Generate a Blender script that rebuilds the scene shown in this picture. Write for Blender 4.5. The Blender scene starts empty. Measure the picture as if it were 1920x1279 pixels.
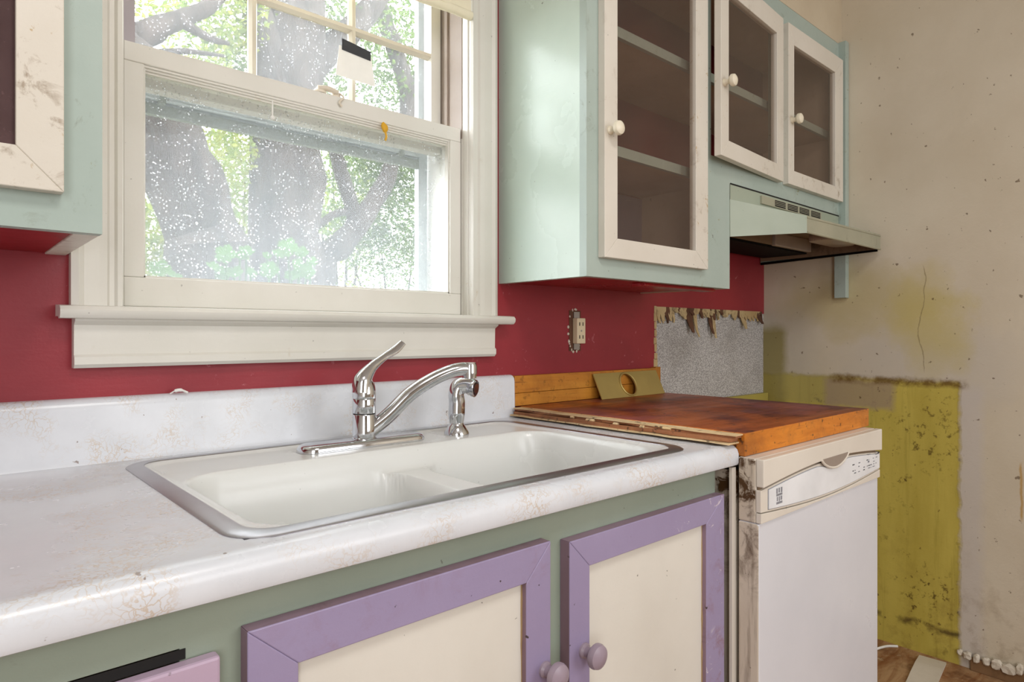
import bpy, bmesh, math, random
from mathutils import Vector, Matrix
C = bpy.context.scene.collection
S = bpy.context.scene
random.seed(7)
PI = math.pi

# ------------------------------------------------------------------ camera, sky, lights, exposure
cd = bpy.data.cameras.new('camera'); cam = bpy.data.objects.new('camera', cd); C.objects.link(cam)
cam.location = (0, -1.27, 1.12)
cam.rotation_euler = (PI/2, 0, math.atan2(2316-960, 1216) - PI/2)
cd.sensor_width = 36; cd.lens = 1216/1920*36; cd.shift_y = -11.5/1920; cd.clip_start = 0.02
S.camera = cam
S.view_settings.view_transform = 'Standard'; S.view_settings.look = 'None'
S.view_settings.gamma = 1; S.view_settings.use_curve_mapping = False
S.view_settings.exposure = 0.0
w = bpy.data.worlds.new('sky'); S.world = w; w.use_nodes = True
bgn = w.node_tree.nodes['Background']; bgn.inputs[0].default_value = (0.93, 0.97, 1.0, 1); bgn.inputs[1].default_value = 11
def area(name, loc, target, sx, sy, power, col):
    l = bpy.data.lights.new(name, 'AREA'); l.shape = 'RECTANGLE'; l.size = sx; l.size_y = sy; l.energy = power; l.color = col
    o = bpy.data.objects.new(name, l); C.objects.link(o); o.location = loc
    o.rotation_euler = (Vector(target)-Vector(loc)).to_track_quat('-Z', 'Y').to_euler(); return o
area('front_right_key_light', (1.5, -3.6, 1.75), (0.9, 0, 1.0), 1.6, 1.5, 31, (0.97, 0.985, 1))  # unseen key light from the front right; the window there is imagined
area('left_fill_light', (-1.2, -3.0, 1.5), (1.0, -0.3, 0.9), 1.0, 1.9, 32, (0.97, 0.985, 1))  # added fill light from the left; no doorway exists here
area('overhead_fill_light', (0.35, -1.7, 2.5), (0.35, -1.6, 0), 0.6, 0.6, 17, (1, 0.97, 0.93))  # added overhead fill that brightens level surfaces; no lamp hangs here

# ------------------------------------------------------------------ helpers: materials
def lin(h):
    h = h.lstrip('#'); v = [int(h[i:i+2], 16)/255 for i in (0, 2, 4)]
    return tuple((c/12.92 if c <= .04045 else ((c+.055)/1.055)**2.4) for c in v) + (1,)
class NT:
    def __init__(s, name):
        s.m = bpy.data.materials.new(name); s.m.use_nodes = True; s.t = s.m.node_tree; s.n = s.t.nodes; s.n.clear()
        s.out = s.n.new('ShaderNodeOutputMaterial'); s.tc = s.n.new('ShaderNodeTexCoord')
        s.co = s.tc.outputs['Object']
    def link(s, a, b): s.t.links.new(a, b)
    def put(s, sock, v):
        if isinstance(v, bpy.types.NodeSocket): s.link(v, sock)
        elif v is not None: sock.default_value = v
    def map(s, scale=(1, 1, 1), loc=(0, 0, 0), rot=(0, 0, 0), src=None):
        n = s.n.new('ShaderNodeMapping'); s.link(src or s.co, n.inputs[0])
        n.inputs['Scale'].default_value = scale; n.inputs['Location'].default_value = loc; n.inputs['Rotation'].default_value = rot
        return n.outputs[0]
    def noise(s, scale, detail=4, rough=.55, vec=None, dist=0.0):
        n = s.n.new('ShaderNodeTexNoise'); s.link(vec or s.co, n.inputs['Vector'])
        n.inputs['Scale'].default_value = scale; n.inputs['Detail'].default_value = detail
        n.inputs['Roughness'].default_value = rough; n.inputs['Distortion'].default_value = dist
        return n.outputs['Fac']
    def vor(s, scale, feature='F1', vec=None, out='Distance'):
        n = s.n.new('ShaderNodeTexVoronoi'); n.feature = feature; s.link(vec or s.co, n.inputs['Vector'])
        n.inputs['Scale'].default_value = scale; return n.outputs[out]
    def ramp(s, f, a, b, lo=0.0, hi=1.0):
        n = s.n.new('ShaderNodeMapRange'); n.clamp = True; s.link(f, n.inputs[0])
        n.inputs[1].default_value = a; n.inputs[2].default_value = b; n.inputs[3].default_value = lo; n.inputs[4].default_value = hi
        return n.outputs[0]
    def math(s, op, a, b=None):
        n = s.n.new('ShaderNodeMath'); n.operation = op; s.put(n.inputs[0], a)
        if b is not None: s.put(n.inputs[1], b)
        return n.outputs[0]
    def mix(s, f, a, b):
        n = s.n.new('ShaderNodeMix'); n.data_type = 'RGBA'; s.put(n.inputs[0], f)
        for k, v in ((6, a), (7, b)):
            if isinstance(v, str): v = lin(v)
            s.put(n.inputs[k], v)
        return n.outputs[2]
    def sep(s, v=None):
        n = s.n.new('ShaderNodeSeparateXYZ'); s.link(v or s.co, n.inputs[0]); return n.outputs
    def bump(s, h, st, d=.002):
        n = s.n.new('ShaderNodeBump'); s.link(h, n.inputs['Height']); n.inputs['Strength'].default_value = st; n.inputs['Distance'].default_value = d
        return n.outputs[0]
    def bsdf(s, col, rough=.5, metal=0, normal=None, spec=.5, **k):
        n = s.n.new('ShaderNodeBsdfPrincipled')
        if isinstance(col, str): col = lin(col)
        s.put(n.inputs['Base Color'], col); s.put(n.inputs['Roughness'], rough); n.inputs['Metallic'].default_value = metal
        n.inputs['Specular IOR Level'].default_value = spec
        if normal is not None: s.link(normal, n.inputs['Normal'])
        for a, b in k.items(): s.put(n.inputs[a.replace('_', ' ')], b)
        return n.outputs[0]
    def done(s, sh): s.link(sh, s.out.inputs[0]); return s.m

def paint(name, c1, c2, dirt='#6b5436', amt=.5, thr=.6, rough=.45, bump=.25, specks=.7, scale=1.0, streak=None, spec=.4, chips=None):
    t = NT(name)
    v = t.noise(3.5*scale, 6)
    col = t.mix(t.ramp(v, .35, .68), c1, c2)
    big = t.ramp(t.noise(2.2*scale, 3), .45, .62)
    d = t.ramp(t.noise(22*scale, 9, .7, dist=.6), thr, thr+.13)
    d = t.math('MULTIPLY', t.math('MULTIPLY', d, big), amt)
    col = t.mix(d, col, dirt)
    if streak:
        sv = t.noise(1.0, 6, .7, vec=t.map(streak))
        col = t.mix(t.math('MULTIPLY', t.ramp(sv, .52, .72), amt*.6), col, dirt)
    if chips:
        ch = t.math('MULTIPLY', t.ramp(t.noise(30, 6, .7, dist=1.5), .63, .66), t.ramp(t.noise(5, 3), .5, .58))
        col = t.mix(t.math('MULTIPLY', ch, .8), col, chips)
    sp = t.ramp(t.noise(85*scale, 3, .5), .735, .77)
    sp = t.math('MULTIPLY', sp, specks)
    col = t.mix(sp, col, '#3a2c1e')
    h = t.noise(140, 4, .6)
    h2 = t.noise(1, 5, .6, vec=t.map((12, 12, 60) if not streak else streak))
    nb = t.bump(t.math('ADD', t.math('MULTIPLY', h, .5), t.math('ADD', h2, d)), bump, .0015)
    return t.done(t.bsdf(col, t.ramp(v, .3, .7, rough-.07, rough+.1), 0, nb, spec))
def plain(name, c, rough=.5, metal=0, spec=.5):
    t = NT(name); n = t.noise(9, 5); l = lin(c) if isinstance(c, str) else c
    dk = tuple(x*.86 for x in l[:3])+(1,)
    return t.done(t.bsdf(t.mix(t.ramp(n, .35, .7), l, dk), rough, metal, None, spec))

M = {}
M['cream'] = paint('cream_paint', '#e0dacf', '#d6cfc2', '#7a5c34', .85, .54, .4, .25, .7, chips='#b79a6a')
M['cream_clean'] = paint('window_paint', '#dedbd3', '#d4d1c7', '#a8874c', .5, .62, .38, .15, .45)
M['sage'] = paint('sage_paint', '#aebcb4', '#a2b1a9', '#5f5634', .6, .58, .42, .2, .7, chips='#8d8a62')
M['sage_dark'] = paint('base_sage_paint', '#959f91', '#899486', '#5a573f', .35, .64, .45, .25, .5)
M['sage_side_lit'] = paint('sage_gloss_lit_paint', '#c6d6ca', '#bccdc1', '#6b7a68', .3, .68, .24, .2, .6)  # glossy sage, paler than the front: window light put into the colour
M['lav'] = paint('lavender_paint', '#9c90b0', '#9386a6', '#8a6468', .85, .51, .4, .22, .9, chips='#d8cdd2')
M['pink'] = paint('pinkish_lavender_paint', '#bca6bb', '#b29bb1', '#8a6a74', .4, .6, .4, .2, .5)
M['panel'] = paint('cream_panel_paint', '#dedad1', '#d3cec4', '#8a7a5a', .3, .66, .45, .12, .8)
M['interior'] = paint('cabinet_interior_paint', '#cdbaa6', '#bca892', '#5c4434', .4, .58, .5, .1, .4)
M['interior_lilac'] = paint('lilac_back_paint', '#a08fa0', '#94818f', '#5c4a54', .4, .58, .5, .1, .4)
M['red'] = paint('red_wall_paint', '#9a2d37', '#882731', '#5e1822', .35, .6, .42, .3, .35, spec=.45, chips='#b86a70')
M['red_under'] = paint('red_underside_paint', '#a81d24', '#8d161d', '#4a0f10', .6, .55, .3, .2, .3)
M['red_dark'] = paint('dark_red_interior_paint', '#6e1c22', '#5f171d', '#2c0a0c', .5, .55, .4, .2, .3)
M['metalrim'] = plain('worn_steel_rim', '#b2b0b4', .33, 1)
M['enamel'] = paint('sink_enamel', '#e2e3e1', '#dbdcd9', '#b0a078', .12, .68, .24, .02, .25, spec=.5)
M['dw'] = paint('dishwasher_white', '#dcdde4', '#d4d5dc', '#7a6340', .2, .68, .3, .03, .3)
M['dw_cream'] = paint('dishwasher_console_cream', '#e2dbd0', '#d6cdc1', '#6b4f2c', .35, .64, .35, .05, .5)
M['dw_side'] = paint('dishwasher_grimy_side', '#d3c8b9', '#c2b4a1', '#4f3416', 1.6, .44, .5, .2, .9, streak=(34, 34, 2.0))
M['dw_panel'] = plain('control_panel_white', '#eef0f4', .28)
M['grey_ink'] = plain('grey_print', '#8b8c94', .5)
M['black'] = plain('black_shadow_gap', '#120f0d', .8)
M['filter'] = plain('greasy_black_filter', '#0d0b0a', .7, 0, .1)
M['brass'] = plain('brass_plate', '#bba564', .42, .55)
M['knob_cream'] = paint('cream_knob', '#eee6d2', '#e4dac2', '#8a6a30', .4, .6, .25, .05, .5)
M['knob_lav'] = paint('lavender_knob', '#a596a4', '#93838f', '#6d5a5a', .5, .55, .25, .1, .5)
M['hood'] = paint('hood_paint', '#a9b3a2', '#9ba694', '#5f5638', .55, .55, .4, .2, .7)
M['hood_metal'] = paint('hood_metal', '#aaa892', '#9b9a86', '#5f553a', .5, .58, .35, .15, .5)
M['hood_in'] = paint('hood_inside', '#8a745c', '#7a6550', '#3a2817', .7, .5, .5, .15, .5)
M['lens'] = plain('lamp_lens', '#b3a497', .3)
M['outlet'] = plain('ivory_outlet', '#e6d7b4', .4)
M['aluminium'] = plain('storm_aluminium', '#b9c2c4', .45, .5)
M['storm_dark'] = plain('storm_rail_grey', '#8c958d', .6)
M['track'] = paint('jamb_track_paint', '#9d8f84', '#8c7e73', '#5a4a3e', .4, .6, .5, .1, .3)
M['muntin'] = paint('muntin_paint', '#cfc7b6', '#c2b9a7', '#7a6a54', .4, .6, .45, .1, .4)
M['stile_grey_shade'] = paint('lavender_grey_shaded_stile', '#b3abb0', '#a69ea3', '#6a5e5e', .4, .6, .5, .1, .4)  # lavender-grey paint with the left stile's shadow put into the colour
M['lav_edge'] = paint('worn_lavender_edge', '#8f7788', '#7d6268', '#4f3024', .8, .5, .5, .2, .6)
M['grime'] = paint('tan_filler', '#b59a72', '#8f7350', '#4a3018', .6, .5, .7, .2, .5)
M['fabric'] = plain('cream_blind_fabric', '#efe6cb', .85)
M['paper'] = plain('white_paper', '#eceae6', .8)
M['tape'] = plain('black_tape', '#2c2d33', .5)
M['yellow_gum'] = plain('yellow_putty', '#d9a41c', .5)
M['lock'] = paint('painted_lock', '#ddd3c2', '#cabda8', '#7a5c3c', .5, .55, .4, .1, .5)
M['yellow_trim'] = paint('yellow_trim_paint', '#b0a355', '#a29548', '#4e4620', .6, .58, .5, .2, .6)
M['ceiling'] = plain('ceiling_white', '#d9d7d2', .9)
M['leather'] = plain('plain_room_wall', '#d4d0c8', .9)
M['torn'] = paint('torn_paper', '#c9b48a', '#ad9062', '#4a3018', .6, .5, .8, .3, .4)
M['torn_dark'] = paint('torn_brown_paper', '#6d4a34', '#54382a', '#20120c', .6, .5, .8, .3, .4)
M['plaster'] = paint('broken_plaster', '#d9d0c2', '#c6bba8', '#7a6a52', .4, .55, .9, .5, .5)
M['bare_wood'] = paint('bare_base_wood', '#8a6a4a', '#745638', '#3a2413', .5, .55, .8, .4, .5)

def chrome():
    t = NT('chrome'); n = t.noise(30, 4)
    return t.done(t.bsdf('#d6d8dc', t.ramp(n, .3, .8, .05, .16), 1))
M['chrome'] = chrome()
def laminate():
    t = NT('white_veined_laminate')
    wv = t.noise(9, 5, .6)
    n = t.n.new('ShaderNodeMix'); n.data_type = 'VECTOR'; n.inputs[0].default_value = .11
    nn = t.n.new('ShaderNodeTexNoise'); t.link(t.co, nn.inputs[0]); nn.inputs['Scale'].default_value = 18; nn.inputs['Detail'].default_value = 5
    t.link(t.co, n.inputs[4]); t.link(nn.outputs['Color'], n.inputs[5])
    e = t.vor(95, 'DISTANCE_TO_EDGE', n.outputs[1])
    vein = t.math('MULTIPLY', t.ramp(e, .02, .10, 1, 0), t.ramp(t.noise(11, 5), .5, .68))
    col = t.mix(t.ramp(wv, .35, .7), '#dbdee4', '#d0d3d9')
    col = t.mix(t.math('MULTIPLY', vein, .55), col, '#bfa27c')
    st = t.math('MULTIPLY', t.ramp(t.noise(7, 8, .72), .6, .74), .55)
    col = t.mix(t.math('MULTIPLY', st, .6), col, '#cdbba4')
    sp = t.math('MULTIPLY', t.ramp(t.noise(60, 3), .735, .76), .7)
    col = t.mix(sp, col, '#6a4a2c')
    nb = t.bump(t.noise(160, 3), .06, .001)
    return t.done(t.bsdf(col, t.ramp(wv, .3, .7, .2, .32), 0, nb, .5))
M['lam'] = laminate()
def wood(name, c1, c2, c3, stain, samt, sc=(2.5, 40, 40), rough=.35):
    t = NT(name)
    g = t.noise(1, 8, .65, vec=t.map(sc), dist=.6)
    col = t.mix(t.ramp(g, .35, .65), c1, c2)
    col = t.mix(t.ramp(t.noise(1, 5, .6, vec=t.map((sc[0]*2, sc[1]*3, sc[2]*3))), .6, .75), col, c3)
    s = t.math('MULTIPLY', t.ramp(t.noise(5, 8, .7, dist=.5), .44, .62), samt)
    col = t.mix(s, col, stain)
    if samt > .9: col = t.mix(t.math('MULTIPLY', t.ramp(t.noise(3.2, 6, .65, vec=t.map(loc=(4, 2, 0))), .5, .66), .7), col, '#96585c')
    sp = t.math('MULTIPLY', t.ramp(t.noise(62, 4, .6), .61, .67), .8 if samt > .4 else .35)
    col = t.mix(sp, col, '#2b1408')
    nb = t.bump(g, .25, .001)
    return t.done(t.bsdf(col, t.ramp(g, .3, .7, rough-.05, rough+.15), 0, nb, .5))
M['wood_top'] = wood('stained_red_brown_top', '#b05a1c', '#8f4418', '#5c260f', '#4a1c22', .95, (1.6, 14, 14))
M['wood_front'] = wood('orange_block_wood', '#d8831c', '#c26f14', '#8a4410', '#4a1f0c', .45, (6, 40, 40))
M['wood_splash'] = wood('oak_splash_wood', '#c98a35', '#b87424', '#8a4f18', '#6a3a14', .35, (3, 30, 30))
M['ply_pale'] = wood('pale_ply_edge', '#e6cfa6', '#d6b886', '#a57a48', '#8a5a34', .5, (30, 3, 60), .6)
M['ply_brown'] = wood('brown_ply_edge', '#b37a50', '#9c6440', '#6a3c24', '#4a2414', .6, (30, 3, 60), .6)

def grey_patch():
    t = NT('grey_speckled_backing')
    d = t.vor(230, 'F1'); n = t.noise(5, 5)
    col = t.mix(t.ramp(d, .3, .62), '#8d8988', '#c4c2c0')
    col = t.mix(t.math('MULTIPLY', t.ramp(n, .5, .75), .45), col, '#7d766c')
    sp = t.math('MULTIPLY', t.ramp(t.noise(50, 4), .71, .75), .7)
    col = t.mix(sp, col, '#3a3430')
    return t.done(t.bsdf(col, .8, 0, t.bump(d, .35, .001), .2))
M['grey_patch'] = grey_patch()

def right_wall():
    t = NT('stained_right_wall')
    s = t.sep(); Y, Z = s[1], s[2]
    def jit(sc, amp): return t.math('MULTIPLY', t.math('SUBTRACT', t.noise(sc, 6, .65), .5), amp)
    y = t.math('ADD', Y, jit(22, .03)); z = t.math('ADD', Z, jit(19, .035)); y2 = t.math('ADD', Y, jit(5, .25)); z2 = t.math('ADD', Z, t.math('MULTIPLY', t.math('SUBTRACT', t.noise(4, 5, .6, vec=t.map(loc=(3, 5, 1))), .5), .3))
    def band(v, a, b, e=.008):
        return t.math('MULTIPLY', t.ramp(v, a-e, a+e), t.ramp(v, b-e, b+e, 1, 0))
    def blob(cy, cz, ry, rz, soft=.6):
        a = t.math('DIVIDE', t.math('SUBTRACT', y2, cy), ry); b = t.math('DIVIDE', t.math('SUBTRACT', z2, cz), rz)
        r = t.math('ADD', t.math('MULTIPLY', a, a), t.math('MULTIPLY', b, b)); return t.ramp(r, 1-soft, 1+soft*.6, 1, 0)
    A = t.math
    base = t.mix(t.ramp(t.noise(2.4, 6), .35, .7), '#d8cebb', '#ccc0aa')
    base = t.mix(A('MULTIPLY', blob(-.55, 1.02, .26, .13, .8), .7), base, '#c9c1b5')
    base = t.mix(A('MULTIPLY', blob(-.34, 1.24, .26, .12, .9), .45), base, '#b5a452')
    base = t.mix(A('MULTIPLY', blob(-.58, 1.17, .11, .19, .9), .55), base, '#c4b352')
    # pale grey smear right of the yellow field, lighter plaster
    base = t.mix(A('MULTIPLY', A('MULTIPLY', band(y, -.73, -.665, .015), t.ramp(Z, .93, .97, 1, 0)), .65), base, '#cbc4c0')
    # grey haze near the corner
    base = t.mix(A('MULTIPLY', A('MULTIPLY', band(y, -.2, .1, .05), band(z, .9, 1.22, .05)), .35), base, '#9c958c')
    # yellow field
    yel = t.mix(t.ramp(t.noise(1, 6, .65, vec=t.map((9, 9, 2))), .35, .68), '#cdbc5c', '#bba94c')
    drip = A('MULTIPLY', t.ramp(t.noise(1, 7, .7, vec=t.map((26, 26, 1.6))), .56, .74), .5)
    yel = t.mix(drip, yel, '#7c6d26')
    mold = t.ramp(t.noise(38, 6, .72), .55, .62)
    mold = A('MULTIPLY', mold, A('MAXIMUM', t.ramp(t.noise(6, 4), .5, .62), A('MULTIPLY', blob(-.58, .8, .1, .14), .9)))
    yel = t.mix(A('MULTIPLY', mold, .8), yel, '#4a3212')
    yel = t.mix(A('MULTIPLY', A('MULTIPLY', band(z, .125, .145, .006), t.ramp(t.noise(14, 5), .4, .55)), .8), yel, '#3a2614')
    fy = A('MULTIPLY', t.ramp(y, -.675, -.663), t.ramp(z, .958, .972, 1, 0))
    col = t.mix(fy, base, yel)
    # olive strip up the corner
    ol = A('MULTIPLY', t.ramp(y, -.105, -.07), t.ramp(z, 1.13, 1.17, 1, 0))
    col = t.mix(A('MULTIPLY', ol, .85), col, '#8d8146')
    # greyish part of the field and brown plaster block under the top edge
    gb = A('MULTIPLY', band(y, -.30, -.06, .04), band(z, .86, .972, .008))
    col = t.mix(A('MULTIPLY', gb, .55), col, '#a39a68')
    blk = A('MULTIPLY', band(y, -.475, -.24, .012), band(z, .855, .958, .01))
    col = t.mix(A('MULTIPLY', blk, .85), col, '#a6937a')
    # dark brown top border
    bb = A('MULTIPLY', band(y, -.69, -.26, .012), band(z, .945, .972, .008))
    bb = A('MULTIPLY', bb, t.ramp(t.noise(16, 6, .7), .34, .56))
    col = t.mix(A('MULTIPLY', bb, .85), col, '#6a4c20')
    # crack
    cy = A('ADD', A('MULTIPLY', A('SUBTRACT', t.noise(6, 5), .5), .06), -.56)
    cr = t.ramp(A('ABSOLUTE', A('SUBTRACT', Y, cy)), .0008, .0022, 1, 0)
    cr = A('MULTIPLY', cr, band(Z, 1.0, 1.35, .01))
    col = t.mix(A('MULTIPLY', cr, .55), col, '#7a6748')
    # specks, wall dirt at the base
    sp = A('MULTIPLY', t.ramp(t.noise(48, 3, .5), .70, .73), .7)
    col = t.mix(sp, col, '#5c4326')
    low = A('MULTIPLY', t.ramp(Z, .05, .5, 1, 0), t.ramp(t.noise(13, 7, .7), .52, .7))
    col = t.mix(A('MULTIPLY', low, .5), col, '#7a5a30')
    run = A('MULTIPLY', A('MULTIPLY', band(A('ADD', Y, jit(8, .02)), -.832, -.826, .002), band(Z, .55, .72, .01)), .7)
    col = t.mix(run, col, '#b98a20')
    h = A('ADD', A('MULTIPLY', t.noise(110, 3), .35), A('ADD', A('MULTIPLY', fy, -1.4), A('MULTIPLY', t.noise(9, 6), 1.2)))
    return t.done(t.bsdf(col, .62, 0, t.bump(h, .35, .004), .3))
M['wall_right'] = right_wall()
M['beige'] = paint('beige_soffit_paint', '#cdc0a8', '#c1b299', '#8a6f48', .3, .62, .6, .2, .3)

def floor_mat():
    t = NT('torn_brown_floor')
    g = t.noise(1, 8, .7, vec=t.map((4, 16, 1), rot=(0, 0, .9)), dist=1.0)
    col = t.mix(t.ramp(g, .36, .62), '#8a5a36', '#b3906a')
    col = t.mix(A_(t, t.ramp(t.noise(6, 7, .7), .52, .68), .8), col, '#5a3018')
    col = t.mix(A_(t, t.ramp(t.noise(13, 7, .75), .58, .7), .7), col, '#cbb89a')
    return t.done(t.bsdf(col, .7, 0, t.bump(g, .6, .004), .25))
def A_(t, a, b): return t.math('MULTIPLY', a, b)
M['floor'] = floor_mat()

def glass_mat(name, haze, hz_col, specks, rough=.02, tint=(1, 1, 1, 1), transl=True, refl=1.0, big=.15, film=None):
    t = NT(name)
    tr = t.n.new('ShaderNodeBsdfTransparent'); tr.inputs[0].default_value = tint
    gl = t.n.new('ShaderNodeBsdfGlossy'); gl.inputs['Roughness'].default_value = rough
    fr = t.n.new('ShaderNodeFresnel'); fr.inputs[0].default_value = 1.45
    m1 = t.n.new('ShaderNodeMixShader'); gm = t.n.new('ShaderNodeNewGeometry'); t.link(t.math('MULTIPLY', t.math('MULTIPLY', fr.outputs[0], refl), t.math('SUBTRACT', 1.0, gm.outputs['Backfacing'])), m1.inputs[0]); t.link(tr.outputs[0], m1.inputs[1]); t.link(gl.outputs[0], m1.inputs[2])
    df = t.n.new('ShaderNodeBsdfDiffuse'); df.inputs[0].default_value = hz_col
    sh = df.outputs[0]
    if transl:
        tl = t.n.new('ShaderNodeBsdfTranslucent'); tl.inputs[0].default_value = hz_col
        m0 = t.n.new('ShaderNodeMixShader'); m0.inputs[0].default_value = .72; t.link(df.outputs[0], m0.inputs[1]); t.link(tl.outputs[0], m0.inputs[2]); sh = m0.outputs[0]
    f = t.ramp(t.noise(6, 6, .6), .3, .75, haze*(1-big), haze*(1+big)+.02)
    if specks:
        d = t.vor(150, 'F1'); r = t.noise(30, 2)
        f = t.math('ADD', f, t.math('MULTIPLY', t.math('MULTIPLY', t.ramp(d, .10, .26, 1, 0), t.ramp(r, .42, .56)), specks))
        f = t.math('ADD', f, t.math('MULTIPLY', t.ramp(t.noise(140, 3, .6), .62, .74), specks*.35))
        sc = t.ramp(t.noise(1, 2, .5, vec=t.map((14, 1, 90), rot=(0, .55, 0))), .73, .76)
        f = t.math('ADD', f, t.math('MULTIPLY', sc, specks*.6))
    if specks and transl:
        wh = t.mix(t.math('MULTIPLY', t.ramp(d, .10, .26, 1, 0), t.ramp(r, .42, .56)), hz_col, (.85, .87, .9, 1)); t.link(wh, df.inputs[0]); t.link(wh, tl.inputs[0])
    if film:      # dirt film heavier towards the bottom left corner of the pane, as left by rain splash
        s = t.sep(); k = t.ramp(t.math('ADD', s[2], t.math('MULTIPLY', t.noise(5, 4), .18)), film[0], film[1], film[2], 0)
        f = t.math('ADD', f, k)
    m2 = t.n.new('ShaderNodeMixShader'); t.link(f, m2.inputs[0]); t.link(m1.outputs[0], m2.inputs[1]); t.link(sh, m2.inputs[2])
    return t.done(m2.outputs[0])
M['pane_dusty'] = glass_mat('dusty_window_glass', .24, (.36, .38, .40, 1), .8, refl=.4, film=(.0, .34, .12))
M['pane'] = glass_mat('window_glass', .17, (.36, .37, .38, 1), .35, refl=.4)
M['door_glass'] = glass_mat('greasy_cabinet_glass', .12, (.22, .165, .13, 1), .1, .06, (.93, .9, .87, 1), False, 1.0)
M['door_glass_left'] = glass_mat('grimy_left_cabinet_glass', .55, (.16, .1, .1, 1), .2, .1, (.6, .5, .5, 1), False, .6, .5)

def bark():
    t = NT('bark'); v = t.noise(1, 8, .7, vec=t.map((9, 9, 2.4)), dist=.8)
    col = t.mix(t.ramp(v, .35, .65), '#4a443f', '#2a2622')
    return t.done(t.bsdf(col, .95, 0, t.bump(v, 1, .03), .1))
M['bark'] = bark()
def leaf(name, a, b):
    t = NT(name)
    oi = t.n.new('ShaderNodeNewGeometry')
    col = t.mix(oi.outputs['Random Per Island'], a, b)
    d = t.n.new('ShaderNodeBsdfDiffuse'); t.link(col, d.inputs[0]); tl = t.n.new('ShaderNodeBsdfTranslucent'); t.link(col, tl.inputs[0])
    m = t.n.new('ShaderNodeMixShader'); m.inputs[0].default_value = .55; t.link(d.outputs[0], m.inputs[1]); t.link(tl.outputs[0], m.inputs[2])
    return t.done(m.outputs[0])
M['leaf_light'] = leaf('pale_leaf', '#93984a', '#68803a')
M['leaf_mid'] = leaf('mid_leaf', '#6b8040', '#40582a')
M['leaf_plant'] = leaf('geranium_leaf', '#628a48', '#52783c')
M['ground'] = paint('garden_soil', '#57533c', '#474630', '#4a3a24', .6, .5, .9, .8, .5)

# ------------------------------------------------------------------ helpers: geometry
def box(bm, x0, x1, y0, y1, z0, z1, bev=0.0):
    r = bmesh.ops.create_cube(bm, size=1)
    for v in r['verts']:
        v.co = Vector(((x0+x1)/2+v.co.x*(x1-x0), (y0+y1)/2+v.co.y*(y1-y0), (z0+z1)/2+v.co.z*(z1-z0)))
    if bev:
        es = list({e for v in r['verts'] for e in v.link_edges})
        bmesh.ops.bevel(bm, geom=es, offset=bev, segments=2, profile=.5, affect='EDGES')
def prism(bm, pts, a0, a1, axis='y', bev=0.0):
    def mk(p, a):
        if axis == 'y': return (p[0], a, p[1])
        if axis == 'x': return (a, p[0], p[1])
        return (p[0], p[1], a)
    A = [bm.verts.new(mk(p, a0)) for p in pts]; B = [bm.verts.new(mk(p, a1)) for p in pts]
    fs = [bm.faces.new(A), bm.faces.new(B[::-1])]
    n = len(pts)
    for i in range(n): fs.append(bm.faces.new([A[(i+1) % n], A[i], B[i], B[(i+1) % n]]))
    bmesh.ops.recalc_face_normals(bm, faces=fs)
    if bev:
        es = list({e for f in fs for e in f.edges})
        bmesh.ops.bevel(bm, geom=es, offset=bev, segments=2, profile=.5, affect='EDGES')
def tube(bm, pts, rads, n=14, cap=True, flat=None):
    pts = [Vector(p) for p in pts]
    if not isinstance(rads, (list, tuple)): rads = [rads]*len(pts)
    up = None; rings = []
    for i, p in enumerate(pts):
        t = (pts[min(i+1, len(pts)-1)]-pts[max(i-1, 0)]).normalized()
        if up is None: up = t.orthogonal().normalized()
        up = (up-t*up.dot(t)).normalized(); sd = t.cross(up)
        fx, fy = (1, 1) if flat is None else flat[i]
        rings.append([bm.verts.new(p+(up*math.cos(2*PI*k/n)*fx+sd*math.sin(2*PI*k/n)*fy)*rads[i]) for k in range(n)])
    for a, b in zip(rings, rings[1:]):
        for k in range(n): bm.faces.new([a[k], a[(k+1) % n], b[(k+1) % n], b[k]])
    if cap: bm.faces.new(rings[0][::-1]); bm.faces.new(rings[-1])
def spline(pts, n=8):
    P = [Vector(p) for p in pts]; P = [P[0]*2-P[1]]+P+[P[-1]*2-P[-2]]; out = []
    for i in range(1, len(P)-2):
        for k in range(n):
            t = k/n; a, b, c, d = P[i-1:i+3]
            out.append(.5*((2*b)+(c-a)*t+(2*a-5*b+4*c-d)*t*t+(3*b-a-3*c+d)*t**3))
    out.append(P[-2]); return out
def interp(vals, n): # values at control points resampled like spline()
    out = []
    for a, b in zip(vals, vals[1:]):
        for k in range(n): out.append(a+(b-a)*k/n)
    out.append(vals[-1]); return out
def lathe(bm, prof, loc, axis='z', n=24):
    rings = []
    for r, h in prof:
        ring = []
        for k in range(n):
            c, s = math.cos(2*PI*k/n)*r, math.sin(2*PI*k/n)*r
            v = {'z': (c, s, h), '-y': (c, -h, s), 'x': (h, c, s)}[axis]
            ring.append(bm.verts.new(Vector(loc)+Vector(v)))
        rings.append(ring)
    fs = []
    for a, b in zip(rings, rings[1:]):
        for k in range(n): fs.append(bm.faces.new([a[k], a[(k+1) % n], b[(k+1) % n], b[k]]))
    fs.append(bm.faces.new(rings[0][::-1])); fs.append(bm.faces.new(rings[-1]))
    bmesh.ops.recalc_face_normals(bm, faces=fs)
def rrect(x0, x1, y0, y1, r, n=6):
    out = []
    for cx, cy, a in ((x1-r, y1-r, 0), (x0+r, y1-r, 90), (x0+r, y0+r, 180), (x1-r, y0+r, 270)):
        for k in range(n+1):
            t = math.radians(a+90*k/n); out.append((cx+r*math.cos(t), cy+r*math.sin(t)))
    return out
def B(): return bmesh.new()
ORI = {}
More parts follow.
